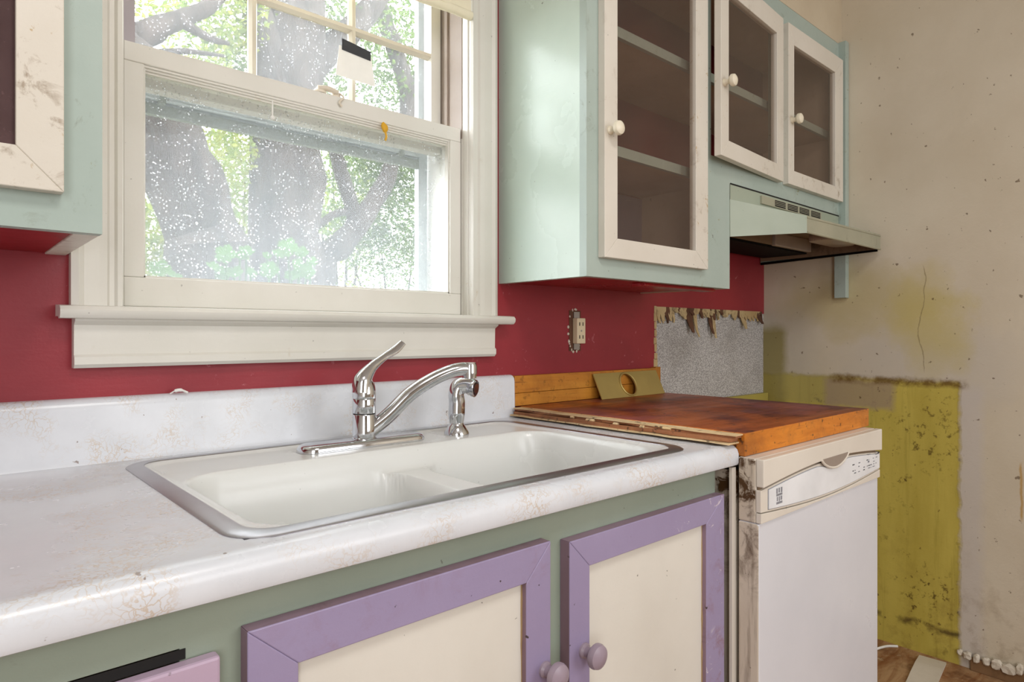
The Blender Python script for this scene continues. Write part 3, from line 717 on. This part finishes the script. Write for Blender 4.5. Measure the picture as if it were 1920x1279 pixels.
# ------------------------------------------------------------------ faucet and side spray
LZ = RZ-.0036      # ledge height
fx, fy = .622, -.150
fc = thing('kitchen_faucet', (fx, fy, LZ), 'chrome single lever faucet with curved spout on the back ledge of the sink', 'faucet')
b = B()
L = []
for s_, z_ in ((1, 0), (1, .006), (.93, .011), (.80, .0135)):
    L.append([b.verts.new((p[0], p[1], LZ+z_)) for p in rrect(fx-.132*(s_+(1-s_)*.6), fx+.132*(s_+(1-s_)*.6), fy-.031*s_, fy+.031*s_, .03*s_, 8)])
for a, c in zip(L, L[1:]):
    n = len(a)
    for k in range(n): b.faces.new([a[k], a[(k+1) % n], c[(k+1) % n], c[k]])
b.faces.new(L[-1]); obj('base_plate', b, 'chrome', fc, smooth=True)
r = .0222; bz = LZ+.013
b = B(); lathe(b, [(r*1.06, 0), (r*1.06, .002), (r, .003), (r, .046), (r*.97, .047)], (fx, fy, bz), n=32); obj('body', b, 'chrome', fc, smooth=True)
b = B(); lathe(b, [(r*.96, 0), (r*.96, .002)], (fx, fy, bz+.047), n=32); obj('ring', b, 'black', fc, smooth=True)
b = B(); lathe(b, [(r*.97, 0), (r, .001), (r, .027), (r*.97, .028)], (fx, fy, bz+.049), n=32); obj('collar', b, 'chrome', fc, smooth=True)
hz = bz+.0775
b = B(); lathe(b, [(r*1.0, 0), (r*1.02, .004), (r*1.0, .014), (r*.88, .027), (r*.62, .038), (r*.3, .044), (r*.05, .046)], (fx, fy, hz), n=32)
hp = spline([(fx-.008, fy-.004, hz+.010), (fx-.004, fy-.002, hz+.034), (fx+.016, fy-.0, hz+.058), (fx+.042, fy+.002, hz+.076), (fx+.072, fy+.004, hz+.092), (fx+.090, fy+.005, hz+.106)], 7)
rr = interp([.0185, .018, .0105, .0072, .0078, .0062], 7)
fl = [(a, c) for a, c in zip(interp([1, 1, 1, .8, .55, .5], 7), interp([1, 1, 1, 1.1, 1.25, 1.2], 7))]
tube(b, hp, rr, 16, True, fl); obj('lever', b, 'chrome', fc, smooth=True)
ex, ey = .828, -.215
dv = Vector((ex-fx, ey-fy, 0)); ez = 1.052
sp_ = [Vector((fx, fy, bz+.016))+dv*t+Vector((0, 0, z_)) for t, z_ in ((.06, 0), (.22, .026), (.42, .066), (.62, .092), (.80, .108), (.93, .113), (1.0, .110))]
b = B(); tube(b, spline(sp_, 7), interp([.0155, .0150, .0145, .0140, .0135, .0140, .0145], 7), 18)
obj('spout', b, 'chrome', fc, smooth=True)
tz = sp_[-1].z
b = B(); lathe(b, [(.0135, .016), (.0162, .008), (.0162, -.008), (.0145, -.0085), (.0145, -.016), (.010, -.017)], (ex, ey, tz), n=24); obj('aerator', b, 'chrome', fc, smooth=True)

sx, sy = .838, -.158
ss = thing('side_sprayer', (sx, sy, LZ), 'chrome side spray standing on the sink ledge right of the faucet', 'sprayer')
b = B(); lathe(b, [(.027, 0), (.027, .003), (.018, .018), (.0155, .021), (.0145, .026)], (sx, sy, LZ), n=24); obj('base', b, 'chrome', ss, smooth=True)
b = B(); tube(b, spline([(sx, sy, LZ+.022), (sx, sy, LZ+.042), (sx+.001, sy, LZ+.068), (sx-.001, sy, LZ+.086), (sx+.006, sy-.003, LZ+.102), (sx+.019, sy-.018, LZ+.104), (sx+.023, sy-.028, LZ+.098)], 6), interp([.0145, .0180, .0175, .0165, .0180, .0180, .0180], 6), 18); obj('handle', b, 'chrome', ss, smooth=True)
q = Vector((.45, -.88, -.10)).normalized(); P0 = Vector((sx+.0225, sy-.027, LZ+.0985))
b = B(); tube(b, [P0, P0+q*.006, P0+q*.0061, P0+q*.0075], [.0182, .0186, .0165, .0160], 20); tube(b, [P0+q*.0066, P0+q*.0085, P0+q*.0086], [.011, .011, .007], 20); obj('nozzle', b, 'chrome', ss, smooth=True)
b = B(); tube(b, [P0+q*.0076, P0+q*.0080], [.0126, .0126], 20); obj('nozzle_ring', b, 'black', ss, smooth=True)

# ------------------------------------------------------------------ wooden top over the dishwasher
BX0, BX1, BYF = 1.112, 1.766, -.652; BZ0, BZ1 = .8895, .934
wt = thing('butcher_block_top', (1.45, -.33, BZ0), 'thick stained red brown wooden worktop lying over the dishwasher, edges split', 'worktop')
b = B(); box(b, BX0+.0335, BX1, BYF, -.024, BZ0, BZ1, .002)
for f in b.faces:
    f.material_index = 1 if abs(f.normal.z) < .7 else 0
obj('slab', b, ['wood_top', 'wood_front'], wt)
random.seed(5)
def strip(name, x0, x1, z0, z1, m, y0, y1, wob=.0015):
    b = B(); n = 14; L = []
    for i in range(n+1):
        t = i/n; y = y0+(y1-y0)*t; xo = random.uniform(-wob, wob)*1.6; zo = random.uniform(-wob, wob)*.5
        L.append([b.verts.new(p) for p in ((x0+xo, y, z0+zo), (x1, y, z0+zo), (x1, y, z1+zo), (x0+xo, y, z1+zo))])
    for a, c in zip(L, L[1:]):
        for k in range(4): b.faces.new([a[k], a[(k+1) % 4], c[(k+1) % 4], c[k]])
    b.faces.new(L[0]); b.faces.new(L[-1][::-1]); bmesh.ops.recalc_face_normals(b, faces=b.faces)
    return obj(name, b, m, wt)
strip('ply_layer', BX0-.006, BX0+.033, .9135, .9165, 'ply_pale', -.640, -.03)
strip('ply_layer', BX0+.001, BX0+.033, .9168, .9245, 'ply_brown', -.638, -.03, .003)
strip('ply_layer', BX0+.010, BX0+.033, .9248, .9300, 'ply_brown', -.645, -.03, .002)
strip('ply_layer', BX0+.006, BX0+.033, .9302, .9325, 'ply_pale', -.648, -.03, .001)
random.seed(9)
for k in range(7):
    y = random.uniform(-.55, -.15) if k > 2 else -.44-.02*k
    b = B(); x0 = BX0+random.uniform(0, .006); z_ = .925+random.uniform(-.002, .004)
    prism(b, [(x0, z_), (x0+.004, z_+.004), (x0+.008, z_+.001), (x0+.003, z_-.003)], y, y+random.uniform(.008, .03)); obj('splinter', b, 'ply_pale', wt)
# wooden backsplash (two boards, crack between)
wb = thing('wooden_backsplash', (1.44, -.012, .934), 'orange oak board standing along the red wall behind the wooden top', 'backsplash')
bx('board', 'wood_splash', wb, 1.130, 1.745, -.0215, -.001, .968, 1.013, bev=.0015); bx('board', 'wood_splash', wb, 1.130, 1.745, -.0225, -.001, .9345, .9672, bev=.0012)
bx('end_cap', 'wood_splash', wb, 1.7455, 1.7715, -.020, -.001, .9345, 1.016, bev=.001)
# brass plate leaning on it
bz_ = .935
br = thing('brass_plate', (1.58, -.06, bz_), 'flat brass cover plate with a round hole leaning against the wooden backsplash', 'plate')
PW, PH, PT, HR = .305, .080, .003, .034
b = B(); hc = (-.012, .040)
outer, inner = [], []
n = 48
for k in range(n):
    t = 2*PI*k/n+PI/n*0; dx, dy = math.cos(t), math.sin(t)
    inner.append((hc[0]+HR*dx, hc[1]+HR*dy))
    sx_ = ((PW/2-hc[0]) if dx > 0 else (PW/2+hc[0]))/max(abs(dx), 1e-6); sy_ = ((PH-hc[1]) if dy > 0 else hc[1])/max(abs(dy), 1e-6); s_ = min(sx_, sy_)
    outer.append((hc[0]+dx*s_, hc[1]+dy*s_))
corners = [(-PW/2, 0), (PW/2, 0), (PW/2, PH), (-PW/2, PH)]
for cpt in corners:
    j = min(range(n), key=lambda i: (outer[i][0]-cpt[0])**2+(outer[i][1]-cpt[1])**2); outer[j] = cpt
R4 = [[b.verts.new((p[0], y_, p[1])) for p in ps] for ps, y_ in ((outer, 0), (inner, 0), (inner, PT), (outer, PT))]
for a in range(4):
    p, q_ = R4[a], R4[(a+1) % 4]
    for k in range(n): b.faces.new([p[k], p[(k+1) % n], q_[(k+1) % n], q_[k]])
bmesh.ops.recalc_face_normals(b, faces=b.faces)
TM = Matrix.Translation((1.583, -.062, bz_)) @ Matrix.Rotation(math.radians(-26), 4, 'X')
obj('plate', b, 'brass', br, M4=TM)
b = B(); ring_pts = [(hc[0]+(HR+.002)*math.cos(2*PI*k/32), -.001, hc[1]+(HR+.002)*math.sin(2*PI*k/32)) for k in range(33)]
tube(b, ring_pts, .0028, 8, False); obj('hole_rim', b, 'brass', br, smooth=True, M4=TM)

# ------------------------------------------------------------------ outlet without cover
ol = thing('outlet', (1.395, 0, 1.09), 'ivory double outlet without a cover plate in the red wall', 'outlet')
bx('wall_hole', 'torn_dark', ol, 1.357, 1.405, -.0016, -.0004, 1.074, 1.190)
bx('receptacle', 'outlet', ol, 1.371, 1.406, -.020, -.0016, 1.095, 1.168, bev=.002)
bx('mounting_strap', 'metalrim', ol, 1.374, 1.398, -.004, -.0018, 1.078, 1.186)
for zz in (1.113, 1.150):
    for xx in (1.379, 1.393): bx('slot', 'black', ol, xx, xx+.003, -.0206, -.0199, zz-.004, zz+.006)
b = B(); lathe(b, [(.0028, 0), (.0028, .001), (.0005, .0012)], (1.388, -.0199, 1.1315), '-y', 12); obj('screw', b, 'metalrim', ol, smooth=True)
random.seed(3)
for k in range(22):
    t = random.random()*2*PI; px, pz = 1.380+.027*math.cos(t), 1.132+.062*math.sin(t)
    b = B(); bmesh.ops.create_icosphere(b, subdivisions=1, radius=.004, matrix=Matrix.Translation((px, -.001, pz)) @ Matrix.Diagonal((random.uniform(.6, 1.3), .5, random.uniform(.6, 1.4), 1))); obj('plaster_crumb', b, 'plaster', ol)

# ------------------------------------------------------------------ dishwasher
dw = thing('dishwasher', (1.44, -.35, FZ), 'white dishwasher with curved control panel and grimy side, right of the sink cabinet', 'dishwasher')
DX0, DX1, DYF = 1.142, 1.741, -.685
bx('body', 'dw_side', dw, DX0+.004, DX1-.004, -.632, -.06, FZ+.02, .860)
bx('toe_panel', 'black', dw, DX0+.02, DX1-.02, -.60, -.58, FZ, FZ+.1)
b = B(); box(b, DX0, DX1, DYF+.004, -.640, FZ+.11, .7685, .003)
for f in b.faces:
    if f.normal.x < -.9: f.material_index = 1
obj('door', b, ['dw', 'dw_side'], dw)
bx('side_flange', 'dw_cream', dw, DX0-.012, DX0+.002, -.634, -.628, FZ+.05, .868)
# console: back block, arched top lip, bowed control panel, finger pull
b = B(); box(b, DX0, DX1, DYF+.010, -.640, .769, .889, .003)
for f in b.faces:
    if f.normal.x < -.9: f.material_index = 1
con = obj('console', b, ['dw_cream', 'dw_side'], dw)
def lerp(a, c, t): return a+(c-a)*t
N = 24
def arch(t): return .837+.018*math.sin(PI*min(1, t*1.0))**1.0      # lower edge of the top lip
top = [(lerp(DX0, DX1, k/N), arch(k/N)) for k in range(N+1)]
b = B(); prism(b, top+[(DX1, .889), (DX0, .889)], DYF+.0095, DYF-.006, 'y', .002); obj('top_lip', b, 'dw_cream', dw)
low = [(lerp(DX0, DX1, k/N), .770) for k in range(N+1)]
bot = [(lerp(DX0, DX1, k/N), .7905-.0145*math.sin(PI*k/N)) for k in range(N+1)]
b = B(); prism(b, bot+[(DX1, .8335)]+[(x_, arch((x_-DX0)/(DX1-DX0))-.006) for x_, z_ in top[::-1]]+[(DX0, .829)], DYF+.0095, DYF, 'y', .0008); cp = obj('fascia', b, 'dw_cream', dw)
b = B(); prism(b, low+[(x_, z_-.002) for x_, z_ in bot[::-1]], DYF+.0095, DYF-.001, 'y', .001); obj('bottom_lip', b, 'dw_cream', dw)
b = B(); prism(b, [(lerp(DX0+.004, DX1-.01, k/N), arch(k/N)-.0062) for k in range(N+1)]+[(lerp(DX0+.004, DX1-.01, k/N), arch(k/N)-.0002) for k in range(N, -1, -1)], DYF+.0094, DYF+.006, 'y'); obj('lip_gap', b, 'hood_in', dw)
ix0, ix1 = DX0+.028, DX1-.006
pb = [(lerp(ix0, ix1, k/N), .7955-.0135*math.sin(PI*lerp(.05, .98, k/N))) for k in range(N+1)]
pt_ = [(lerp(ix0, ix1, k/N), arch(lerp(.05, .98, k/N))-.0105-(.010*math.exp(-((lerp(ix0, ix1, k/N)-1.462)/.055)**4))) for k in range(N+1)]
b = B(); prism(b, [(x_-.0015*(1 if x_ < 1.4 else -1), z_-.0015) for x_, z_ in pb]+[(x_-.0015*(1 if x_ < 1.4 else -1), z_+.001) for x_, z_ in pt_[::-1]], DYF, DYF-.0006, 'y'); obj('panel_border', b, 'grey_ink', dw)
b = B(); prism(b, pb+pt_[::-1], DYF-.0005, DYF-.0022, 'y'); panel_o = obj('control_panel', b, 'dw_panel', dw)
# finger pull: recessed dark cup with cream rim
b = B(); cup = [(1.392+.14*k/16, arch(.53)+.003-.0235*math.sin(PI*k/16)**.7) for k in range(17)]
prism(b, cup, DYF-.0026, DYF-.0072, 'y', .0006); obj('pull_recess', b, 'track', dw)
b = B(); tube(b, [(x_, DYF-.006, z_-.001) for x_, z_ in cup], .0028, 8); obj('pull_rim', b, 'dw_cream', dw, smooth=True)
# printed marks (illegible in the photograph): small logo block on the left, key symbols on the right
def mark(x, z, w_, h, m='grey_ink'):
    b = B(); box(b, x, x+w_, DYF-.0026, DYF-.0022, z, z+h); return b
b = B()
for (cx, cz, w_, h) in ((0, .0, .024, .0042), (.002, .006, .004, .008), (.010, .005, .004, .009), (.017, .006, .006, .008), (0, .0155, .024, .0042), (0, .0205, .005, .010), (.009, .0215, .005, .009), (.018, .0205, .006, .010)):
    box(b, 1.198+cx, 1.198+cx+w_, DYF-.0026, DYF-.0022, .797+cz, .797+cz+h)
obj('printed_logo', b, 'grey_ink', panel_o)
b = B(); random.seed(21)
for k in range(38):
    cx = random.choice((1.60, 1.63, 1.65, 1.662, 1.675, 1.69, 1.708, 1.575, 1.566)); cz = random.choice((.802, .808, .814, .822, .829, .834))
    if cx < 1.6 and cz > .828: continue
    box(b, cx+random.uniform(-.003, .003), cx+random.uniform(.004, .012), DYF-.0026, DYF-.0022, cz, cz+.0018)
box(b, 1.658, 1.666, DYF-.0030, DYF-.0022, .8165, .8205)
ps = obj('printed_symbols', b, 'grey_ink', panel_o); ps['kind'] = 'stuff'

# ------------------------------------------------------------------ floor scraps
b = B(); L = []
n = 8; p0, p1 = Vector((2.475, -.600, FZ)), Vector((2.06, -.60, FZ)); p1 = Vector((1.95, -.66, FZ))
d = (p1-p0); s_ = Vector((-d.y, d.x, 0)).normalized()*.038
for i in range(n+1):
    c = p0+d*(i/n); k = Vector((0, 0, .006+.004*math.sin(i*1.3)))
    L.append([b.verts.new(c-s_+k*0), b.verts.new(c+s_), b.verts.new(c+s_+k), b.verts.new(c-s_+k)])
for a, c in zip(L, L[1:]):
    for k in range(4): b.faces.new([a[k], a[(k+1) % 4], c[(k+1) % 4], c[k]])
b.faces.new(L[0]); b.faces.new(L[-1][::-1]); bmesh.ops.recalc_face_normals(b, faces=b.faces)
tag(obj('floor_strip', b, 'plaster'), 'pale torn strip of flooring lying on the brown floor by the yellow wall', 'scrap')
b = B(); tube(b, spline([(2.38, -.44, FZ+.004), (2.42, -.46, FZ+.010), (2.46, -.47, FZ+.006), (2.49, -.49, FZ+.003)], 4), .004, 6)
tag(obj('floor_splinter', b, 'paper'), 'thin white splinter on the brown floor just right of the dishwasher', 'scrap')
# ------------------------------------------------------------------ outside: garden
GZ0 = .35
b = B(); box(b, -8, 16, .25, 22, GZ0-.2, GZ0); o = struct('ground', b, 'ground')
CAM = Vector((0, -1.27, 1.12)); a_ = math.atan2(2316-960, 1216)
def at(u, v, y):       # a garden point seen past the sink, on the plane at depth y
    d_ = Vector((math.cos(a_), math.sin(a_), 0))*1216+Vector((math.sin(a_), -math.cos(a_), 0))*(u-960)+Vector((0, 0, 628-v))
    return CAM+d_*((y+1.27)/d_.y)
def limb(bm, pts, rads, n=10, k=5):
    P_ = spline(pts, k); R_ = interp(rads, k)
    P_ = [p+Vector((random.uniform(-1, 1), random.uniform(-1, 1), 0))*r*.10 for p, r in zip(P_, R_)]
    tube(bm, P_, [r*random.uniform(.93, 1.07) for r in R_], n)
def leaves(name, clumps, mat, parent, size, seed):
    rnd = random.Random(seed); vs, fs = [], []
    for c, rad, num in clumps:
        for i in range(int(num*4.2)):
            while True:
                q = Vector((rnd.uniform(-1, 1), rnd.uniform(-1, 1), rnd.uniform(-1, 1)))
                if q.length < 1: break
            p = Vector(c)+Vector((q.x*rad[0], q.y*rad[1], q.z*rad[2])); s_ = size*.7*rnd.uniform(.6, 1.35)
            u_ = Vector((rnd.uniform(-1, 1), rnd.uniform(-1, 1), rnd.uniform(-.7, .7))).normalized(); w_ = u_.orthogonal().normalized()
            w_ = Matrix.Rotation(rnd.uniform(0, 2*PI), 3, u_) @ w_; n_ = u_.cross(w_)*.12
            k = len(vs); vs += [p-u_*s_, p+w_*s_*.5+n_*s_, p+u_*s_, p-w_*s_*.5+n_*s_]; fs += [(k, k+1, k+2, k+3)]
    o_ = ORI[parent]; me = bpy.data.meshes.new(name); me.from_pydata([v-o_ for v in vs], [], fs); me.materials.append(M[mat])
    ob = bpy.data.objects.new(name, me); C.objects.link(ob); ob.parent = parent; ob['kind'] = 'stuff'; return ob
random.seed(4)
# broad upright trunk
t1 = thing('garden_tree', (1.79, 3.0, GZ0), 'tree with a broad upright trunk in the middle of the window', 'tree')
b = B(); limb(b, [(1.80, 3.0, GZ0-.05), (1.79, 3.0, .9), (1.78, 3.0, 1.8), (1.80, 3.05, 2.8), (1.86, 3.1, 4.2), (1.9, 3.1, 5.5)], [.33, .26, .235, .25, .24, .2], 14)
limb(b, [(1.80, 3.0, 2.7), (1.5, 2.9, 3.3), (1.1, 2.8, 3.9)], [.12, .09, .05]); limb(b, [(1.9, 3.05, 2.9), (2.4, 3.0, 3.5), (2.9, 3.1, 4.3)], [.11, .08, .05])
obj('trunk', b, 'bark', t1, smooth=True)
leaves('crown', [(at(600, 60, 3.4), (.5, .5, .35), 220), (at(430, 60, 3.2), (.4, .4, .4), 260), (at(640, 30, 3.6), (.5, .4, .35), 160), (at(760, 60, 3.8), (.5, .5, .5), 240), (at(620, 150, 3.6), (.25, .3, .2), 90), (at(450, 110, 3.6), (.2, .3, .25), 120), (at(740, 170, 3.8), (.35, .3, .25), 130), ((1.8, 3.2, 4.3), (1.4, 1.2, .8), 700)], 'leaf_mid', t1, .035, 1)
# leaning trunk at the left
t2 = thing('garden_tree', tuple(at(440, 628, 2.5)[:2])+(GZ0,), 'tree with a leaning trunk at the left of the window', 'tree')
limb_pts = [at(450, 760, 2.5), at(410, 560, 2.5), at(362, 400, 2.5), at(300, 240, 2.5), at(185, 60, 2.5), at(110, -40, 2.5), at(60, -120, 2.5)]
b = B(); limb(b, limb_pts, [.23, .225, .20, .19, .15, .12, .10], 14)
limb(b, [at(240, 80, 2.5), at(320, 42, 2.5), at(390, 12, 2.6), at(450, -50, 2.7)], [.08, .05, .04, .03]); limb(b, [at(330, 35, 2.5), at(390, 70, 2.5), at(430, 82, 2.5)], [.03, .022, .01])
limb(b, [at(300, 100, 2.5), at(350, 96, 2.4), at(420, 105, 2.4)], [.022, .015, .008])
obj('trunk', b, 'bark', t2, smooth=True)
leaves('crown', [(at(430, 30, 2.9), (.25, .3, .25), 160), (at(380, 120, 2.8), (.15, .2, .1), 40), (at(290, 10, 2.8), (.25, .3, .15), 80), (at(420, 290, 3.0), (.2, .3, .25), 130), (at(360, 60, 2.9), (.3, .3, .25), 70), (at(440, 250, 3.0), (.15, .2, .2), 60)], 'leaf_light', t2, .03, 2)
# forked tree at the right
t3 = thing('garden_tree', tuple(at(600, 628, 3.6)[:2])+(GZ0,), 'forked tree with crossing dark branches at the right of the window', 'tree')
b = B()
limb(b, [at(596, 700, 3.6), at(600, 500, 3.6), at(640, 460, 3.6), at(690, 395, 3.6), at(735, 310, 3.7), at(765, 200, 3.7), at(740, 90, 3.7), at(715, 20, 3.7), at(690, -80, 3.7)], [.13, .12, .10, .085, .07, .075, .08, .07, .05])
limb(b, [at(668, 420, 3.6), at(655, 370, 3.6), at(640, 320, 3.6), at(622, 260, 3.6)], [.065, .06, .06, .05])
limb(b, [at(596, 425, 3.6), at(622, 404, 3.6), at(648, 398, 3.6), at(676, 408, 3.6)], [.03, .03, .03, .03])
limb(b, [at(760, 190, 3.7), at(800, 110, 3.7), at(830, 20, 3.7)], [.05, .04, .03])
obj('trunk', b, 'bark', t3, smooth=True)
leaves('crown', [(at(700, 330, 4.2), (.5, .4, .35), 420), (at(760, 400, 4.2), (.5, .4, .4), 420), (at(660, 420, 4.3), (.35, .3, .25), 240), (at(740, 300, 4.0), (.35, .4, .2), 220), (at(770, 60, 4.0), (.4, .4, .3), 150), (at(740, 160, 4.0), (.4, .3, .3), 130), (at(720, 470, 4.2), (.5, .3, .25), 240)], 'leaf_mid', t3, .038, 3)
# bushes behind
for k, (u, v, y, r_, num, mt, lab) in enumerate(((440, 330, 5.5, (.45, .4, .6), 420, 'leaf_light', 'pale bush seen between the leaning trunk and the upright trunk'), (285, 440, 4.2, (.30, .4, .45), 260, 'leaf_light', 'pale bush at the left edge of the window behind the leaning trunk'), (640, 330, 6.5, (.5, .5, .9), 420, 'leaf_light', 'pale bush seen beside the right edge of the upright trunk'), (745, 430, 9, (1.7, .8, 1.3), 900, 'leaf_mid', 'wide green bush behind the forked tree'))):
    p = at(u, v, y); g = thing('garden_bush', (p.x, p.y, GZ0), lab, 'bush')
    b = B()
    for j in range(4): limb(b, [(p.x, p.y, GZ0), (p.x+(j-1.5)*r_[0]*.25, p.y, (GZ0+p.z)/2), (p.x+(j-1.5)*r_[0]*.5, p.y, p.z+r_[2]*.3)], [.03, .02, .008], 6, 3)
    obj('stems', b, 'bark', g)
    leaves('foliage', [(p, r_, num), (p-Vector((0, 0, r_[2]*.8)), r_, num//2)], mt, g, .05, 30+k)
# plants under the window
def lobed(r_, cup=.25):
    b = B(); c = b.verts.new((0, 0, 0)); ring = []; n = 30
    for k in range(n):
        t = 2*PI*k/n; rr_ = r_*(.78+.22*abs(math.cos(2.5*t))+.06*math.cos(15*t)); ring.append(b.verts.new((rr_*math.cos(t), rr_*math.sin(t), cup*rr_*(rr_/r_))))
    mid = []
    for k in range(n): b.faces.new([c, ring[k], ring[(k+1) % n]])
    return b
random.seed(12)
def plant(px, leaf_spots, label, y0):
    base = at(px, 640, y0); base.z = GZ0
    g = thing('garden_plant', base, label, 'plant', None)
    b = B()
    for (u, v, dy, r_) in leaf_spots:
        q_ = at(u, v, y0+dy); limb(b, [base, (base+q_)/2+Vector((random.uniform(-.02, .02), 0, .12)), q_], [.006, .004, .0025], 6, 5)
    obj('stem', b, 'leaf_plant', g, smooth=True)
    for (u, v, dy, r_) in leaf_spots:
        q_ = at(u, v, y0+dy); bb = lobed(r_*.8)
        nrm = Vector((random.uniform(-.6, .3), random.uniform(-1.0, -.5), random.uniform(.2, 1.0))).normalized()
        bmesh.ops.transform(bb, matrix=Matrix.Translation(q_) @ nrm.to_track_quat('Z', 'Y').to_matrix().to_4x4(), verts=bb.verts)
        obj('leaf', bb, 'leaf_plant', g)
plant(440, [(423, 478, 0, .036), (450, 482, .05, .03), (405, 505, .03, .038), (440, 512, -.02, .03), (462, 472, .05, .028), (418, 515, .03, .03), (300, 505, .05, .035), (325, 518, .0, .03), (470, 512, .05, .025)], 'pale green lobed plant outside, below the leaning trunk', .55)
plant(545, [(540, 466, 0, .040), (565, 474, .05, .028), (520, 478, .05, .026), (505, 508, 0, .036), (560, 500, .03, .034), (575, 512, .06, .034), (548, 518, .02, .03), (585, 492, .08, .024), (500, 480, .05, .018)], 'pale green lobed plant outside, before the upright trunk', .55)
